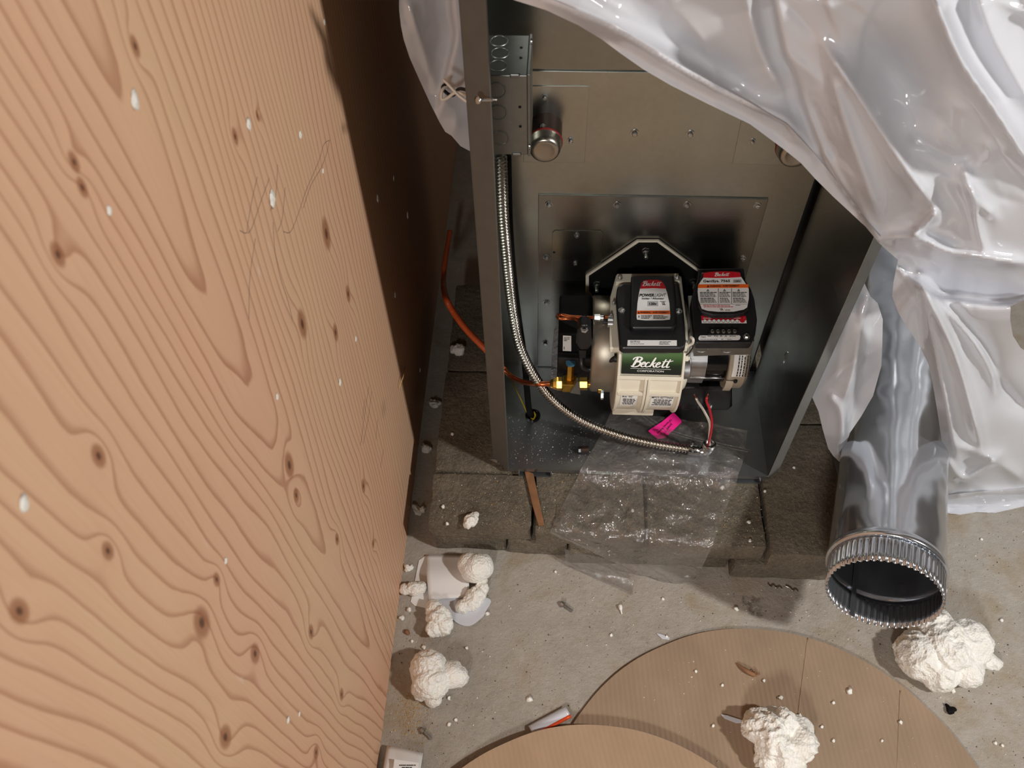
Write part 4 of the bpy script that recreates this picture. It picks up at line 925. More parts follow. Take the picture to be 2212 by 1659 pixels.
def drape(name, poly, depth_pts, creases, mat_, step=8, parent=None, dY=0.0, nrand=40, seed=1, zmin=.003, ramp_=.004, rand_dir=None, small=.003):
    rnd = random.Random(seed); bp = []
    for a, b in zip(poly, poly[1:] + poly[:1]):
        n = max(1, int(math.dist(a, b) / step))
        for k in range(n): bp.append((a[0] + (b[0] - a[0]) * k / n, a[1] + (b[1] - a[1]) * k / n))
    bpn = np.array(bp); lo = bpn.min(0); hi = bpn.max(0)
    gx, gy = np.meshgrid(np.arange(lo[0], hi[0], step), np.arange(lo[1], hi[1], step)); gx = gx + (np.arange(gx.shape[0]) % 2)[:, None] * step / 2
    G = np.stack([gx.ravel(), gy.ravel()], 1); G = G[inside(G, bp)]
    bd, _, _ = seg_dist(G, [tuple(q) for q in bpn[::3]] + [tuple(bpn[0])]); G = G[bd > step * .55]
    Q = np.concatenate([bpn, G]); nb = len(bpn)
    Y = tps(depth_pts)(Q) + dY
    for cr_ in creases:
        pl_, amp, w, kind = cr_[:4]; d, sd, t_ = seg_dist(Q, pl_)
        fade = np.clip(np.minimum(t_, 1 - t_) / .12, 0, 1)
        if kind == 'ridge': h = amp * np.exp(-(np.sqrt(d * d + 36) - 6) / w) * (.35 + .65 * fade)
        elif kind == 'round': f2 = np.clip(np.minimum(t_, 1 - t_) / .45, 0, 1); h = amp * np.exp(-(d / w) ** 2) * f2 * f2 * (3 - 2 * f2)
        else:
            fall = np.exp(-np.maximum(d - 6 * w, 0) / (cr_[4] if len(cr_) > 4 else 120)); h = amp * .5 * (1 + np.tanh(sd / w)) * fall * (.2 + .8 * fade)
        Y -= h
    for k in range(nrand):
        c = Q[rnd.randrange(len(Q))]; ang = rnd.gauss(rand_dir if rand_dir is not None else rnd.uniform(0, 3.14), .45); L = rnd.uniform(60, 300)
        e = np.array([math.cos(ang), math.sin(ang)]) * L / 2; mid = c + np.array([-e[1], e[0]]) * rnd.uniform(-.25, .25)
        d, sd, t_ = seg_dist(Q, [tuple(c - e), tuple(mid), tuple(c + e)]); fade = np.clip(np.minimum(t_, 1 - t_) / .4, 0, 1)
        if rnd.random() < .6: Y -= rnd.uniform(-1, 1) * small * np.exp(-(np.sqrt(d * d + 25) - 5) / rnd.uniform(7, 22)) * fade
        else: Y -= rnd.uniform(-1, 1) * small * .5 * (np.tanh(sd / 7)) * np.exp(-d / 45) * fade
    res = delaunay_2d_cdt([Vector((float(a), float(b))) for a, b in Q], [], [list(range(nb))], 1, 1e-4)
    vo, _, fo, vi = res[0], res[1], res[2], res[3]
    V = []
    for k, q in enumerate(vo):
        y = float(Y[vi[k][0]]) if vi[k] else float(tps(depth_pts)(np.array([[q.x, q.y]]))[0])
        w = onY(q.x, q.y, y)
        nz = mnoise.noise(w * 9) * ramp_; w = onY(q.x, q.y, y - nz)
        if w.z < zmin: w = onZ(q.x, q.y, zmin + .004 * (mnoise.noise(w * 30) + 1))
        V.append(w)
    return mesh_obj(name, V, [tuple(f) for f in fo], mat_, parent, smooth=True)
MAINP = [(985, -80), (1110, 0), (1180, 22), (1250, 55), (1300, 85), (1340, 115), (1390, 150), (1450, 185), (1530, 225), (1620, 268), (1690, 320), (1730, 352), (1760, 385), (1800, 425), (1840, 462), (1870, 490), (1893, 518), (1915, 538), (1940, 560), (1936, 580), (1930, 610), (1927, 640), (1940, 675), (1958, 705), (1985, 745), (2005, 785), (2015, 830), (2025, 890), (2034, 950), (2039, 1010), (2039, 1108), (2075, 1112), (2110, 1106), (2150, 1108), (2212, 1094), (2330, 1080), (2330, 800), (2240, 772), (2205, 752), (2188, 725), (2182, 690), (2183, 662), (2212, 648), (2330, 620), (2330, -80)]
MAIND = [(1000, -70, -.03), (1110, 0, -.03), (1300, 85, -.035), (1450, 185, -.04), (1690, 320, -.045), (1890, 515, -.035), (1940, 560, -.03), (2212, 0, -.11), (1700, 0, -.08), (2000, 300, -.10), (2212, 400, -.09), (2050, 520, -.06), (2212, 600, -.05), (1930, 640, -.01), (2000, 780, .0), (2100, 720, -.01), (2035, 950, .01), (2150, 900, .0), (2039, 1105, .035), (2212, 1094, .05), (2150, 1050, .02), (2330, 1080, .05), (2330, 800, .02), (2330, 0, -.12), (2330, 600, -.05)]
MAINC = [([(1170, -10), (1330, 60), (1480, 150), (1620, 225), (1700, 262), (1760, 330)], .030, 20, 'ridge'),
         ([(1200, 60), (1330, 95), (1470, 175), (1640, 262), (1740, 330)], -.012, 14, 'ridge'),
         ([(1330, 10), (1450, 90), (1570, 170), (1700, 300)], -.022, 40, 'round'),
         ([(1660, -60), (1690, 100), (1720, 170), (1745, 250), (1790, 360), (1850, 450), (1893, 515)], -.032, 5, 'step', 90),
         ([(1600, -60), (1640, 100), (1690, 200)], .02, 25, 'ridge'),
         ([(1775, 95), (1850, 200), (1960, 370), (2025, 455)], .026, 16, 'ridge'),
         ([(1860, 40), (1940, 170), (2030, 320)], -.045, 60, 'round'),
         ([(2005, -40), (2070, 120), (2150, 240), (2240, 380)], .045, 14, 'ridge'),
         ([(2110, -20), (2150, 90), (2230, 230)], .015, 30, 'ridge'),
         ([(1790, 150), (1850, 330), (1900, 470)], .018, 18, 'ridge'), ([(1740, 200), (1800, 340), (1870, 480)], -.012, 14, 'ridge'),
         ([(2025, 455), (1972, 512)], .022, 8, 'ridge'), ([(1893, 518), (1975, 512), (2060, 545), (2230, 570)], .020, 9, 'ridge'),
         ([(1930, 545), (2000, 560), (2050, 590)], -.012, 12, 'ridge'),
         ([(1960, 590), (2020, 635), (2080, 648), (2180, 655), (2300, 625)], .05, 6, 'step', 130),
         ([(1985, 605), (2020, 750), (2050, 900), (2070, 1000)], .022, 12, 'ridge'), ([(1985, 605), (2060, 760), (2110, 930), (2118, 965)], .030, 9, 'ridge'),
         ([(1985, 605), (2120, 740), (2160, 830), (2230, 900)], -.022, 16, 'ridge'), ([(1985, 605), (1995, 800), (2025, 950)], -.018, 14, 'ridge'),
         ([(1985, 605), (2090, 720), (2140, 800), (2150, 850)], .022, 7, 'ridge'), ([(2040, 985), (2075, 1030), (2110, 1020), (2160, 985)], .018, 9, 'ridge'),
         ([(2039, 1078), (2110, 1066), (2212, 1060), (2320, 1050)], .014, 8, 'ridge'), ([(2060, 960), (2140, 990), (2220, 1040)], .014, 10, 'ridge'),
         ([(2080, 360), (2100, 420), (2150, 470)], .014, 10, 'ridge'), ([(2100, 400), (2110, 480), (2125, 540)], .012, 6, 'ridge'), ([(1960, 290), (2060, 340), (2110, 330)], -.012, 14, 'ridge')]
psh = thing('plastic_sheet', 'large milky translucent plastic sheet draped over the furnace right side and floor', 'plastic sheet', (.85, .03, 0.003))
KW = dict(parent=psh, rand_dir=.95)
drape('sheet_layer', MAINP, MAIND, MAINC, M['poly'], 5, nrand=80, seed=3, small=.0075, **KW)
EDGE = MAINP[:17]
drape('folded_edge', EDGE + [(1905, 516), (1862, 462), (1815, 400), (1762, 335), (1700, 268), (1620, 222), (1480, 146), (1330, 56), (1170, -10), (1080, -60)], MAIND, MAINC, M['poly'], 6, dY=-.006, nrand=10, seed=21, small=.004, **KW)
drape('folded_layer', [(1660, -60), (1690, 100), (1720, 170), (1745, 250), (1790, 360), (1850, 450), (1893, 515), (1975, 512), (2025, 455), (1960, 370), (1850, 200), (1775, 95), (1740, -60)], MAIND, MAINC, M['poly'], 6, dY=.010, nrand=14, seed=22, small=.004, **KW)
drape('folded_hem', [(2039, 1070), (2039, 1106), (2075, 1110), (2110, 1104), (2150, 1106), (2212, 1092), (2330, 1078), (2330, 1040), (2212, 1055), (2110, 1062)], MAIND, MAINC, M['poly'], 6, dY=-.005, nrand=8, seed=23, small=.003, **KW)
drape('folded_lobe', [(1893, 520), (1940, 562), (1985, 600), (2080, 645), (2180, 652), (2330, 616), (2330, 560), (2212, 568), (2060, 545), (1975, 512)], MAIND, MAINC, M['poly'], 6, dY=.012, nrand=8, seed=24, small=.004, **KW)
rf_ = [[Vector((.50 + .85 * j / 40, .665 + .02 * math.sin(j * .9) + .02 * mnoise.noise(Vector((j * .3, i * .15, 0))) + .03 * (1 - i / 30), .003 + 1.2 * i / 30)) for j in range(41)] for i in range(31)]
MB().grid(rf_).build('rear_reflection_fall', M['poly'], psh, smooth=True)  # unseen sheet added behind the pipe as a bright surface to reflect
FLAP = [(1850, 600), (1865, 606), (1880, 640), (1896, 655), (1907, 690), (1906, 740), (1904, 790), (1886, 855), (1860, 900), (1836, 935), (1825, 969), (1815, 999), (1800, 985), (1789, 969), (1777, 927), (1768, 889), (1753, 855), (1735, 850), (1790, 730)]
o = drape('plastic_sheet', FLAP, [(1850, 600, .05), (1905, 740, .03), (1815, 999, .035), (1740, 850, .05), (1860, 900, .03)], [([(1880, 640), (1862, 750), (1840, 860), (1815, 990)], .022, 7, 'step', 60), ([(1862, 700), (1845, 800), (1820, 870)], .012, 8, 'ridge'), ([(1790, 850), (1815, 890), (1822, 950)], .010, 8, 'ridge')], M['poly'], 5, nrand=25, seed=5, rand_dir=1.9, small=.006); tag(o, 'small translucent plastic flap hanging between furnace flange and stove pipe', 'plastic sheet')
LEFT = [(862, -60), (862, 20), (866, 55), (872, 85), (885, 125), (905, 170), (930, 225), (950, 265), (962, 285), (975, 293), (995, 316), (1022, 330), (1022, -60)]
o = drape('plastic_sheet', LEFT, [(862, 0, .085), (1020, 0, .125), (905, 170, .10), (1020, 330, .125), (960, 285, .115)], [([(972, -40), (975, 30), (981, 75), (970, 130), (955, 190), (945, 240)], -.022, 5, 'step', 60), ([(880, 0), (920, 120), (945, 200)], .01, 12, 'ridge')], M['poly'], 5, nrand=18, seed=9, rand_dir=1.2, small=.005); tag(o, 'pinkish plastic sheet edge hanging in the gap left of the furnace', 'plastic sheet')

# ------------------------------------------------------------------ clear bag with pink sticker
def bag_surface(Lp, Rp, n, m_):
    Lq = spline(Lp, 10); Rq = spline(Rp, 10)
    def samp(path, k):
        t_ = k / n * (len(path) - 1); i = min(int(t_), len(path) - 2); return path[i].lerp(path[i + 1], t_ - i)
    rows = []
    for k in range(n + 1):
        a, b = samp(Lq, k), samp(Rq, k); row = []
        for j in range(m_ + 1):
            q = a.lerp(b, j / m_)
            row.append(q)
        rows.append(row)
    return rows
HZ = lambda u, v, z: onZ(u, v, z)
Lp = [HZ(1322, 884, ZP + .006), HZ(1300, 935, ZP + .004), HZ(1272, 985, ZP + .003), HZ(1255, 1014, ZP + .002), HZ(1240, 1046, ZB_ + .006), HZ(1215, 1095, ZB_ + .004), HZ(1192, 1140, ZB_ + .003), HZ(1190, 1146, ZB_ + .002)]
Rp = [HZ(1615, 930, ZP + .012), HZ(1610, 965, ZP + .006), HZ(1604, 1000, ZP + .005), HZ(1595, 1025, ZP + .001), HZ(1585, 1058, ZB_ + .008), HZ(1560, 1120, ZB_ + .005), HZ(1536, 1185, ZB_ + .003), onY(1505, 1248, -.150)]
rows = bag_surface(Lp, Rp, 60, 44)
for r_ in rows:
    for q in r_:
        t_ = mnoise.noise(Vector((q.x * 22, q.y * 14, .3))); s_ = abs(mnoise.noise(Vector((q.x * 45 + q.y * 20, q.y * 30, 2.3))))
        k_ = 1.0 + 1.2 * max(0, min(1, (-.02 - q.y) / .06)); q.z += .004 * t_ + .005 * k_ * (1 - s_) ** 4 + .002 * k_ * mnoise.noise(q * 120)
        base = ZP if q.y > 0.002 else (ZB_ if q.y > -.11 else 0)
        q.z = max(q.z, base + .002)
# lower part hanging over the paver edge to the floor
bot = rows[-1]
T2 = [bot[j].copy() for j in range(len(bot))]
endpx = [(1190, 1148), (1270, 1185), (1330, 1216), (1380, 1241), (1405, 1247), (1432, 1262), (1462, 1281), (1490, 1262), (1505, 1250)]
ends = spline([onY(u, v, -.128 - .028 * max(0, (v - 1190) / 90)) for u, v in endpx], 12)
for k in range(1, 15):
    row = []
    for j in range(45):
        t_ = j / 44 * (len(ends) - 1); i = min(int(t_), len(ends) - 2); e = ends[i].lerp(ends[i + 1], t_ - i)
        q = bot[j].lerp(e, k / 14); q.y -= .010 * math.sin(k / 14 * math.pi) * abs(mnoise.noise(Vector((q.x * 30, q.z * 20, 1)))) + .004 * math.sin(k / 14 * math.pi); q.z = max(q.z, .003); row.append(q)
    rows.append(row)
bag = thing('plastic_bag', 'clear crinkled plastic bag lying over the cabinet sill and pavers', 'bag', rows[-1][36])
MB().grid(rows).build('bag_film', M['bag'], bag, smooth=True)
# second loose layer on the floor
r2 = bag_surface([HZ(1220, 1186, .052), HZ(1223, 1221, .004), HZ(1230, 1224, .004)], [HZ(1385, 1225, .035), HZ(1370, 1255, .004), HZ(1367, 1286, .003)], 14, 14)
MB().grid(r2).build('bag_fold', M['bag'], bag, smooth=True)
# zip seam lines
for pts in ([(1392, 895), (1440, 925), (1500, 945), (1620, 972)], [(1386, 897), (1430, 928), (1500, 950), (1618, 977)]):
    MB().tube(spline([HZ(u, v, ZP + .012) for u, v in pts], 8), .0005, 6).build('zip_seam', M['bag'], bag, smooth=True)
PK = Plane((0, 0, ZP + .016), (0, -.25, 1))
PK = Plane(HZ(1437, 920, ZP + .012), (0, -.25, 1))
pk = slab('pink_sticker', [(1400, 931), (1408, 925), (1430, 911), (1447, 897), (1453, 892), (1457, 892.5), (1472, 908), (1472.5, 912), (1466, 918), (1448, 935), (1437, 945.5), (1430, 947.5), (1420, 947.5), (1411, 941)], PK, .0006, M['pink'], bag)
text('Jumper T-T', PK, (1450, 914), (1432, 936), 4.6, 'ink', pk, bold=.01, lift=.0005)
text('Oil burner Primary', PK, (1449, 905), (1419, 935), 4.4, 'ink', pk, bold=.01, lift=.0005)
bars(PK, [(1410, 1424, 928, 1.0, 4), (1412, 1422, 930, 1.0, 3)], 'ink', pk)

# ------------------------------------------------------------------ cardboard discs
def disc(c, r, z0, th, mat_, label, tilt=(0, 0), n=140, creases=()):
    mb = MB(); V0 = []; rings = 10
    top, botm = [], []
    def zz(x, y): return z0 + max(0, (x - c[0]) * tilt[0] + (y - c[1]) * tilt[1]) + .0012 * mnoise.noise(Vector((x * 7, y * 7, z0)))
    V, F = [], []
    for lay, dz in ((0, th), (1, 0)):
        V.append(Vector((c[0], c[1], zz(*c) + dz)))
        for k in range(1, rings + 1):
            for i in range(n):
                t_ = PI2 * i / n; rr = r * k / rings * (1 + (.004 * mnoise.noise(Vector((math.cos(t_) * 6, math.sin(t_) * 6, r))) if k == rings else 0))
                x, y = c[0] + rr * math.cos(t_), c[1] + rr * math.sin(t_); z = zz(x, y)
                for (px0, py0, px1, py1, dp) in creases:
                    dd = abs((px1 - px0) * (y - py0) - (py1 - py0) * (x - px0)) / math.hypot(px1 - px0, py1 - py0); z -= dp * math.exp(-(dd / .004) ** 2)
                V.append(Vector((x, y, z + dz)))
    B_ = 1 + rings * n
    for i in range(n):
        j = (i + 1) % n; F += [(0, 1 + i, 1 + j), (B_, B_ + 1 + j, B_ + 1 + i)]
        for k in range(rings - 1):
            a = 1 + k * n; F += [(a + i, a + n + i, a + n + j, a + j), (B_ + a + i, B_ + a + j, B_ + a + n + j, B_ + a + n + i)]
        a = 1 + (rings - 1) * n; F.append((a + i, B_ + a + i, B_ + a + j, a + j))
    mb.add(V, F); o = mb.build('cardboard_disc', mat_, None, smooth=True, auto=40); return tag(o, label, 'cardboard', 'round cardboard cut-outs')
d1 = disc((.4446, -.6087), .372, .0015, .004, M['card'], 'large brown cardboard disc on the floor with a foam lump on it')
d2 = disc((.1668, -.7685), .351, .0065, .004, M['card2'], 'lighter cardboard disc overlapping the larger disc, bottom edge of picture', tilt=(.0, .035))
for (a, b) in (((1745, 1378), (1722, 1560)), ((1945, 1492), (1938, 1659))):
    A, B = onZ(*a, .0055), onZ(*b, .0055); MB().tube([A + (B - A) * k / 20 + Vector((.0006 * mnoise.noise(Vector((k * .7, 0, 0))), 0, -.0008)) for k in range(21)], .0016, 8).build('crease', M['card'], d1, smooth=True)

# ------------------------------------------------------------------ spray-foam lumps
def lump(name, c, lobes, label, cat='foam', group=None, sub=5, amp=.004, fq=55, seed=0, zmin=0.0, parent=None, mat_='foam', cav=()):
    bm = bmesh.new(); bmesh.ops.create_icosphere(bm, subdivisions=sub, radius=1.0)
    c = Vector(c); V = []
    for v in bm.verts:
        d = v.co.normalized(); R = .002
        for (lx, ly, lz, r) in lobes:
            l_ = Vector((lx, ly, lz)); b = d.dot(l_); disc_ = b * b - l_.length_squared + r * r
            if disc_ > 0: R = max(R, b + math.sqrt(disc_))
        p0 = d * R; q = p0 * fq + Vector((seed * 3.7, seed, 0))
        n1 = mnoise.fractal(q * .45, 1.0, 2.0, 4); n2 = 1 - 2 * abs(mnoise.noise(q * 1.1)); n3 = mnoise.noise(q * 3.2)
        n4 = 1 - 2 * abs(mnoise.noise(q * 5.5 + Vector((n1, n2, n1)))); n5 = 1 - 2 * abs(mnoise.noise(q * .5 + mnoise.noise_vector(q * .4) * 1.2))
        w = c + p0 + d * amp * (n1 * .9 + n2 * .45 + n5 * .9 + n3 * .22 + n4 * .16)
        for (kx, ky, kz, kr, kd) in cav:
            dd = (w - (c + Vector((kx, ky, kz)))).length
            w -= d * kd * math.exp(-(dd / kr) ** 2)
        if w.z < zmin: w.z = zmin
        V.append(w)
    F = [tuple(v.index for v in f.verts) for f in bm.faces]; bm.free()
    o = mesh_obj(name, V, F, M[mat_], parent, smooth=True)
    return tag(o, label, cat, group) if parent is None else o
G = 'torn lumps of white spray foam'
c = onZ(1025, 1228, .03); lump('foam_lump', c, [(0, 0, .0, .026), (.010, .004, .0, .024), (-.010, .008, 0, .022)], 'smooth rounded foam lump on folded white paper with a dripping tail', group=G, amp=.0013, fq=40, seed=1, zmin=.003)
c = onZ(1028, 1288, .012); lump('foam_lump', c, [(0, 0, 0, .014), (.008, .012, 0, .011), (-.008, -.010, -.002, .012), (-.022, -.018, -.003, .012), (.010, .026, .002, .007)], 'crumbly string of foam below the smooth rounded lump', group=G, amp=.004, fq=110, seed=2, zmin=.0025)
c = onZ(893, 1272, .010); lump('foam_lump', c, [(0, 0, 0, .011), (-.012, -.002, 0, .009), (.012, .003, 0, .010)], 'small ragged foam piece beside the plywood foot, left of the paper', group=G, amp=.004, fq=120, seed=3, zmin=.001, sub=4)
c = onZ(947, 1335, .016); lump('foam_lump', c, [(0, 0, 0, .018), (-.010, .016, 0, .014), (.010, -.012, 0, .015), (-.006, -.018, 0, .013)], 'two lobed foam piece at the lower left corner of the paper', group=G, amp=.004, fq=90, seed=4, zmin=.001)
c = onZ(938, 1462, .028); lump('foam_lump', c, [(-.010, .012, 0, .030), (-.004, -.008, 0, .030), (.028, .006, -.004, .022), (.038, .004, -.006, .018), (-.018, -.016, -.010, .018), (.0, -.030, -.015, .014)], 'bean shaped foam lump alone on concrete near the plywood', group=G, amp=.0030, fq=125, seed=5, zmin=.001, cav=[(.012, -.026, .02, .012, .010)])
c = onZ(1682, 1596, .038); lump('foam_lump', c, [(0, .004, 0, .040), (.022, -.004, 0, .032), (-.022, .014, 0, .028), (.010, -.030, -.010, .028), (-.012, -.026, -.012, .022), (.028, .012, .0, .024)], 'rough hollow foam lump sitting on the cardboard disc', group=G, amp=.006, fq=70, seed=6, zmin=.0060, sub=6, cav=[(.016, .0, .04, .020, .022)])
c = onZ(2035, 1398, .036); lump('foam_lump', c, [(0, 0, 0, .045), (-.035, -.012, -.004, .038), (.040, .010, -.004, .038), (-.010, -.038, -.010, .030), (.032, -.030, -.012, .026), (.070, .014, -.016, .020), (-.01, .038, .002, .034), (.0, .06, -.01, .022)], 'biggest white foam lump under the open pipe end', group=G, amp=.006, fq=48, seed=7, zmin=.001, sub=6, cav=[(.010, .0, .04, .014, .010), (-.02, -.02, .04, .012, .008)])
c = onZ(2132, 1428, .010); lump('foam_lump', c, [(0, 0, 0, .013), (.012, -.004, 0, .010), (-.012, .0, 0, .010)], 'small torn foam tip just right of the biggest lump', group=G, amp=.003, fq=110, seed=8, zmin=.001, sub=4)
c = onZ(1017, 1123, ZB_ + .006); lump('foam_crumb', c, [(0, 0, 0, .009), (.006, .006, 0, .007), (-.004, -.007, 0, .006)], 'white foam crumb on top of the front left paver', group=G, amp=.003, fq=160, seed=9, zmin=ZB_ + .0005, sub=4)
c = onZ(992, 756, ZB_ + .006); lump('foam_crumb', c, [(0, 0, 0, .011), (-.010, .0, 0, .008)], 'grey lit foam crumb deep on the paver in the dark gap', group=G, amp=.003, fq=120, seed=10, zmin=ZB_ + .0005, sub=4)
for i, (u, v, r, l) in enumerate([(938, 873, .009, 'foam crumb in the dark channel beside the second paver'), (920, 970, .008, 'foam crumb in the dark channel level with the short paver joint'), (902, 1103, .010, 'foam crumb in the channel left of the front paver face'), (880, 1228, .006, 'tiny foam flake standing by the plywood above the ragged piece')]):
    c = onZ(u, v, r * .4); lump('foam_crumb', c, [(0, 0, 0, r * .6), (r * .8, r * .3, 0, r * .5), (-r * .5, r * .6, 0, r * .45)], l, group=G, amp=.0035, fq=190, seed=20 + i, zmin=.0006, sub=4)
# foam chips stuck on the plywood
NOTE = {0: 'largest foam chip standing out in the middle of the lit plywood', 1: 'pale foam flake on the shaded plywood beside the shadow edge', 2: 'flat pale foam flake further into the shaded plywood', 10: 'blurred white foam smear near the upper left of the plywood', 11: 'blurred white foam fleck low on the near left plywood', 3: 'small foam fleck low on the shaded plywood near its shadow edge'}
for i, (u, v, r) in enumerate([(586, 432, .0075), (815, 428, .006), (880, 465, .006), (853, 637, .005), (768, 732, .004), (648, 291, .004), (536, 270, .005), (733, 826, .005), (907, 800, .005), (598, 857, .0035), (290, 215, .006), (50, 1088, .005), (622, 1555, .004), (646, 1542, .003), (235, 457, .003), (850, 385, .004), (697, 370, .003), (700, 48, .003), (487, 1212, .003)]):
    q = onX(u, v, XP); mb = MB()
    o = lump('foam_chip', q + Vector((r * .15, 0, 0)), [(0, 0, 0, r * .7), (0, r * .3, r * .5, r * .5), (0, -r * .1, -r * .5, r * .45)], 'small white foam chip stuck to the plywood wall', group='foam chips stuck on the plywood', amp=r * .3, fq=200, seed=50 + i, sub=2, zmin=-1)
    if i in NOTE: o['label'] = NOTE[i]
    for v_ in o.data.vertices:
        wx = v_.co.x + o.location.x
        if wx < XP + .0002: v_.co.x = XP + .0002 - o.location.x
        else: v_.co.x = XP + .0002 + (wx - XP) * .3 - o.location.x
# small crumbs scattered on floor, pavers and cardboard
crumbs = [(1143, 1510, .006, 0), (1440, 1375, .003, 0), (915, 1398, .005, 0), (868, 1335, .006, 0), (1053, 1325, .005, 0), (970, 1508, .004, 0), (1008, 1400, .003, 0), (985, 1555, .003, 0), (970, 1565, .004, 0), (1591, 1315, .005, 0), (2040, 1275, .006, 0), (2058, 1492, .005, 0), (2163, 1340, .004, 0), (2120, 1165, .003, 0), (2150, 1605, .004, 0), (1432, 1294, .003, 0), (1320, 1372, .003, 0), (1425, 1440, .003, 0), (2020, 1270, .004, 0), (890, 1385, .003, 0), (883, 1318, .006, 0), (1200, 1235, .003, 0),
          (1686, 1507, .005, 1), (1835, 1492, .006, 1), (1945, 1560, .004, 1), (1503, 1450, .003, 1), (1540, 1568, .003, 1), (1728, 1546, .004, 1), (1650, 1470, .003, 1), (1560, 1480, .0025, 1), (1800, 1518, .003, 1), (1775, 1570, .003, 1), (2165, 1610, .003, 0), (1800, 1600, .003, 1), (1420, 1610, .002, 1), (1905, 1600, .0025, 1),
          (957, 1094, .0045, 2), (966, 1131, .004, 2), (977, 938, .004, 2), (1366, 1103, .004, 2), (1560, 1053, .005, 2), (1618, 1128, .004, 2), (1715, 1010, .003, 2), (1620, 1168, .003, 2), (1652, 1061, .003, 2), (1445, 1025, .004, 2)]
for i, (u, v, r, s_) in enumerate(crumbs):
    r *= .72; z0 = (0.0, .0056, ZB_)[s_]; c = onZ(u, v, z0 + r * .45)
    lump('foam_crumb', c, [(0, 0, 0, r * .65), (r * .5 * math.cos(i), r * .5 * math.sin(i), 0, r * .5)], ('tiny white foam crumb on the bare concrete floor', 'tiny white foam crumb on the large cardboard disc', 'tiny white foam crumb on a paver top')[s_], group=('crumbs on the concrete floor', 'crumbs on the cardboard disc', 'crumbs on the pavers')[s_], amp=r * .5, fq=3.2 / r, seed=80 + i, sub=2, zmin=z0 + .0003)
# dust: white specks, grit and sawdust nobody could count
def specks(name, region, n, s0, s1, z0, mat_, label, cat, seed):
    rnd = random.Random(seed); mb = MB(); k = 0
    while k < n:
        u, v = region(rnd)
        if u is None: continue
        q = onZ(u, v, z0(u, v) if callable(z0) else z0); r = rnd.uniform(s0, s1) * (1 if rnd.random() < .85 else 1.8); a = rnd.uniform(0, 6.28)
        pts = [q + Vector((r * math.cos(a + t_) * rnd.uniform(.5, 1.2), r * math.sin(a + t_) * rnd.uniform(.5, 1.2), 0)) for t_ in (0, 2.1, 4.2)]
        mb.add(pts + [q + Vector((0, 0, r * .9))], [(2, 1, 0), (0, 1, 3), (1, 2, 3), (2, 0, 3)]); k += 1
    o = mb.build(name, mat_); return tag(o, label, cat, kind='stuff')
def inquad(poly):
    xs = [q[0] for q in poly]; ys = [q[1] for q in poly]
    def f(rnd):
        u, v = rnd.uniform(min(xs), max(xs)), rnd.uniform(min(ys), max(ys))
        return (u, v) if inside(np.array([[u, v]]), poly)[0] else (None, None)
    return f
FLOORP = [(885, 1200), (1480, 1262), (1770, 1262), (2212, 1120), (2212, 1659), (2100, 1640), (1900, 1440), (1660, 1350), (1480, 1388), (1300, 1500), (1150, 1600), (1000, 1650), (830, 1650)]
specks('foam_dust', inquad(FLOORP), 420, .0006, .0014, .0003, M['foam'], 'fine white foam dust scattered over the concrete floor', 'dust', 1)
M['grit'] = plain('dark grit', (72, 58, 42), .9); M['sawdust'] = plain('sawdust', (206, 168, 104), .9)
specks('grit', inquad(FLOORP), 520, .0005, .0012, .0003, M['grit'], 'dark grit specks scattered over the concrete floor', 'grit', 2)
specks('sawdust', lambda r_: (r_.gauss(893, 20), r_.gauss(1525, 48)), 900, .0005, .0012, .0003, M['sawdust'], 'patch of yellow sawdust on the floor beside the plywood', 'sawdust', 3)
specks('foam_dust', inquad([(940, 1010), (1085, 1020), (1640, 1035), (1660, 1190), (1390, 1155), (930, 1125)]), 330, .0005, .0011, ZB_ + .0002, M['foam'], 'fine white specks over the paver tops', 'dust', 4)
specks('sawdust', inquad([(940, 1010), (1085, 1020), (1640, 1035), (1660, 1190), (1390, 1155), (930, 1125)]), 380, .0005, .0010, ZB_ + .0002, M['sawdust'], 'yellow sawdust specks over the paver tops', 'sawdust', 5)
specks('metal_dust', inquad([(1100, 900), (1300, 920), (1270, 1000), (1100, 1002)]), 260, .0003, .0009, ZP + .0002, M['foam'], 'pale dust specks on the galvanised cabinet floor', 'dust', 6)
specks('foam_dust', inquad([(1480, 1400), (1660, 1360), (1880, 1445), (2090, 1650), (1500, 1650), (1290, 1570)]), 150, .0005, .0012, .0058, M['foam'], 'fine white specks on the large cardboard disc', 'dust', 7)

# ------------------------------------------------------------------ paper, strip, straw, screws and scraps
pa_ = thing('folded_paper', 'folded white paper backing sheet on the floor under foam lumps', 'paper', onZ(965, 1250, 0))
def sheet_px(name, px, zf, mat_, parent, th=.0003):
    return MB().prism([onZ(u, v, zf) for u, v in px], (0, 0, -th)).build(name, mat_, parent)
pq = [onZ(920, 1198, .004), onZ(1012, 1200, .004), onZ(1014, 1290, .006), onZ(926, 1295, .012)]
g_ = [[pq[0].lerp(pq[1], j / 10).lerp(pq[3].lerp(pq[2], j / 10), i / 12) + Vector((0, 0, .010 * math.sin(i / 12 * math.pi) ** 2 * (1 - j / 14))) for j in range(11)] for i in range(13)]
MB().grid(g_).build('upper_fold', M['paper'], pa_, smooth=True, solid=.0005)
sheet_px('lower_sheet', [(905, 1210), (920, 1200), (940, 1290), (1010, 1290), (1000, 1298), (960, 1305), (925, 1315), (895, 1308), (887, 1300)], .0016, M['paper'], pa_)
gq = spline([onZ(u, v, .003) for u, v in [(953, 1295), (1054, 1292), (1050, 1320), (1040, 1335), (1014, 1352), (985, 1344), (965, 1318)]], 6, closed=True)
MB().prism(gq, (0, 0, -.0006)).build('curled_end', M['poly'], pa_)
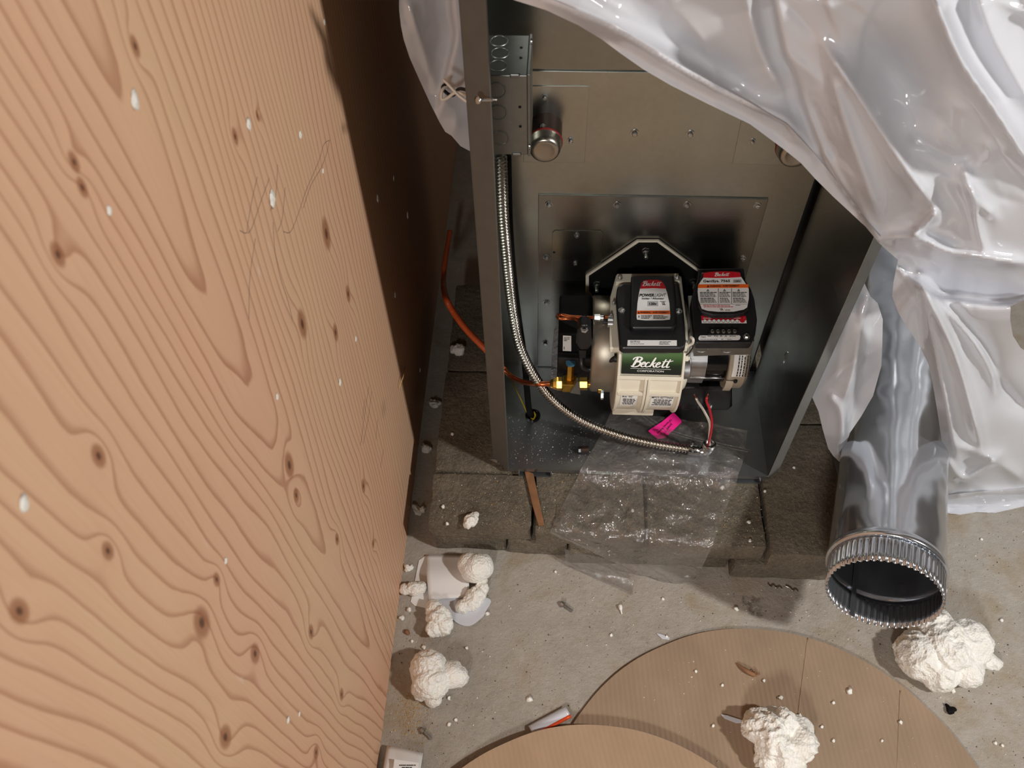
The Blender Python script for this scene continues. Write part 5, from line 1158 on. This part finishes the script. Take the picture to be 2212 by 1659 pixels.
# white strip bottom left
ws = thing('paper_strip', 'curved white paper strip with a small label by the plywood corner', 'paper', onZ(865, 1640, 0))
rws = []
for i in range(9):
    t_ = i / 8; a = onZ(836 - 12 * t_, 1610 + 75 * t_, .010 + .014 * math.sin(t_ * 2.6)); b = onZ(914 - 12 * t_, 1627 + 75 * t_, .006 + .014 * math.sin(t_ * 2.6)); rws.append([a.lerp(b, j / 8) + Vector((0, 0, .004 * math.sin(j / 8 * math.pi))) for j in range(9)])
MB().grid(rws).build('curled_strip', M['paper'], ws, smooth=True, solid=.0006)
MB().prism([onZ(u, v, .034) for u, v in [(852, 1640), (905, 1648), (900, 1680), (848, 1672)]], (0, 0, -.0006)).build('white_label', M['white_lbl'], ws)
bars(Plane(onZ(875, 1655, .0342), (0, 0, 1)), [(862, 898, 1653, 2, 3), (868, 890, 1658, 2, 2)], 'ink', ws)
# clear straw with orange stripe
sA, sB = onZ(1147, 1580, .006), onZ(1227, 1537, .006); sd = (sB - sA).normalized(); sn = Vector((-sd.y, sd.x, 0))
sw = thing('plastic_tube_scrap', 'flattened clear plastic tube with an orange stripe near the discs', 'plastic scrap', (sA + sB) / 2 - Vector((0, 0, .006)))
MB().grid([[sA.lerp(sB, i / 16) + sn * (.010 * (j / 8 - .5) * 2) + Vector((0, 0, .005 * math.sin(j / 8 * math.pi) + .0008 * mnoise.noise(Vector((i, j, 0))))) for j in range(9)] for i in range(17)]).build('clear_tube', M['poly'], sw, smooth=True, solid=.0004)
MB().tube([sA.lerp(sB, i / 10) - sn * .0085 + Vector((0, 0, .0015)) for i in range(11)], .0030, 8).build('orange_stripe', plain('bright orange plastic', (236, 84, 34), .35), sw, smooth=True)
def floor_screw(a, b, label):
    A, B = onZ(*a, .0045), onZ(*b, .0028); t_ = thing('hex_screw', label, 'screw', (A + B) / 2 - Vector((0, 0, .004)), 'loose screws on the floor'); d = B - A
    MB().lathe(A, d, [(0, .0042), (.0055, .0042)], 6).lathe(A + d.normalized() * .0055, d, [(0, .0058), (.001, .0058)], 16).build('hex_head', M['zinc'], t_)
    MB().tube([A + d * (k / 50) for k in range(12, 51)], .0022, 8, rfun=lambda L, w: (.0027 if int(L / .0011) % 2 else .0019) * (1 if L < .022 else .6)).build('threaded_shank', M['zinc'], t_)
floor_screw((1212, 1302), (1237, 1321), 'hex head screw lying on open concrete right of the paper')
floor_screw((911, 1574), (932, 1597), 'hex head screw lying in the sawdust beside the plywood')
A, B = onZ(1340, 1310, .004), onZ(1343, 1326, .002); o = MB().lathe(A, B - A, [(-.004, .001), (-.002, .0036), (.003, .0034), (.008, .0016), (.014, .001)], 14).build('white_peg', M['foam'], None, smooth=True); tag(o, 'small white peg shaped bit lying on the open concrete', 'peg')
# dried twig on the cardboard
tw = thing('dry_husk', 'small dried brown husk on the large cardboard disc', 'husk', onZ(1615, 1448, .0056))
MB().tube(spline([onZ(1592, 1432, .008), onZ(1603, 1442, .010), onZ(1618, 1452, .010), onZ(1630, 1458, .008)], 6), .0032, 8, rfun=lambda L, w: .0012 + .0028 * min(1, L / .02)).build('husk_body', M['shim'], tw, smooth=True)
for k in range(4): MB().tube(spline([onZ(1620, 1452, .009), onZ(1630 + 3 * k, 1446 + 4 * k, .010), onZ(1634 + 2 * k, 1462 - 3 * k, .008)], 5), .0006, 6).build('fibre', M['shim'], tw)
# clear tags on card and floor, wire squiggles by the pavers, small clear scrap
def clear_tag(px, z, label):
    o = MB().prism([onZ(u, v, z) for u, v in px], (0, 0, -.0008)).build('clear_tie', M['poly'], bevel=.0002); tag(o, label, 'plastic scrap')
clear_tag([(1557, 1543), (1570, 1545), (1605, 1556), (1612, 1562), (1590, 1562), (1565, 1552)], .0075, 'clear plastic strip tip poking from under the foam lump on cardboard')
clear_tag([(1418, 1368), (1426, 1369), (1446, 1376), (1446, 1382), (1430, 1380)], .002, 'clear plastic strip tip at the back rim of the large disc')
for (pts, l) in (([(1659, 1262), (1664, 1268), (1670, 1264), (1676, 1270), (1683, 1268), (1689, 1273)], 'bright twisted foil curl on the floor below the shaded paver'), ([(1697, 1266), (1706, 1270), (1712, 1276), (1718, 1274), (1724, 1280)], 'dull twisted wire curl right of the bright foil curl')):
    o = MB().tube(spline([onZ(u, v, .003) for u, v in pts], 6), .0013, 6).build('metal_curl', M['zinc'], None, smooth=True); tag(o, l, 'metal curl')
sc_ = [[onZ(1596 + 44 * j / 8 * (1 - .5 * i / 8) + 26 * i / 8 + 5 * math.sin(i * 1.7), 1286 + 40 * i / 8 + 10 * j / 8 + 4 * math.sin(j * 2.1), .003) + Vector((0, 0, .004 * abs(mnoise.noise(Vector((i * .8, j * .8, 4)))))) for j in range(9)] for i in range(9)]
o = MB().grid(sc_).build('film_scrap', M['clear'], None, smooth=True); tag(o, 'crumpled clear film scrap on the shaded floor', 'plastic scrap')
# black crumb on the right
lump('tar_crumb', onZ(2053, 1535, .003), [(0, 0, 0, .005), (.005, .003, 0, .004), (-.003, .007, 0, .003)], 'black crumbly speck on concrete right of the disc', cat='debris', amp=.002, fq=260, seed=300, sub=3, zmin=.0003, mat_='black_matte')
lump('wood_splinter', onZ(878, 1365, .002), [(0, 0, 0, .0035), (.004, -.003, 0, .0025)], 'reddish splinter on concrete close to the plywood foot', cat='debris', amp=.001, fq=260, seed=301, sub=2, zmin=.0003, mat_='shim')

o = MB().tube(spline([onZ(884, 768, .02) + Vector((-.004, 0, .03)), onX(874, 800, XP + .004), onX(862, 838, XP + .003)], 6), .0009, 6).build('straw_sliver', M['sawdust'], None); tag(o, 'thin yellow straw sliver leaning at the plywood shadow edge', 'straw')
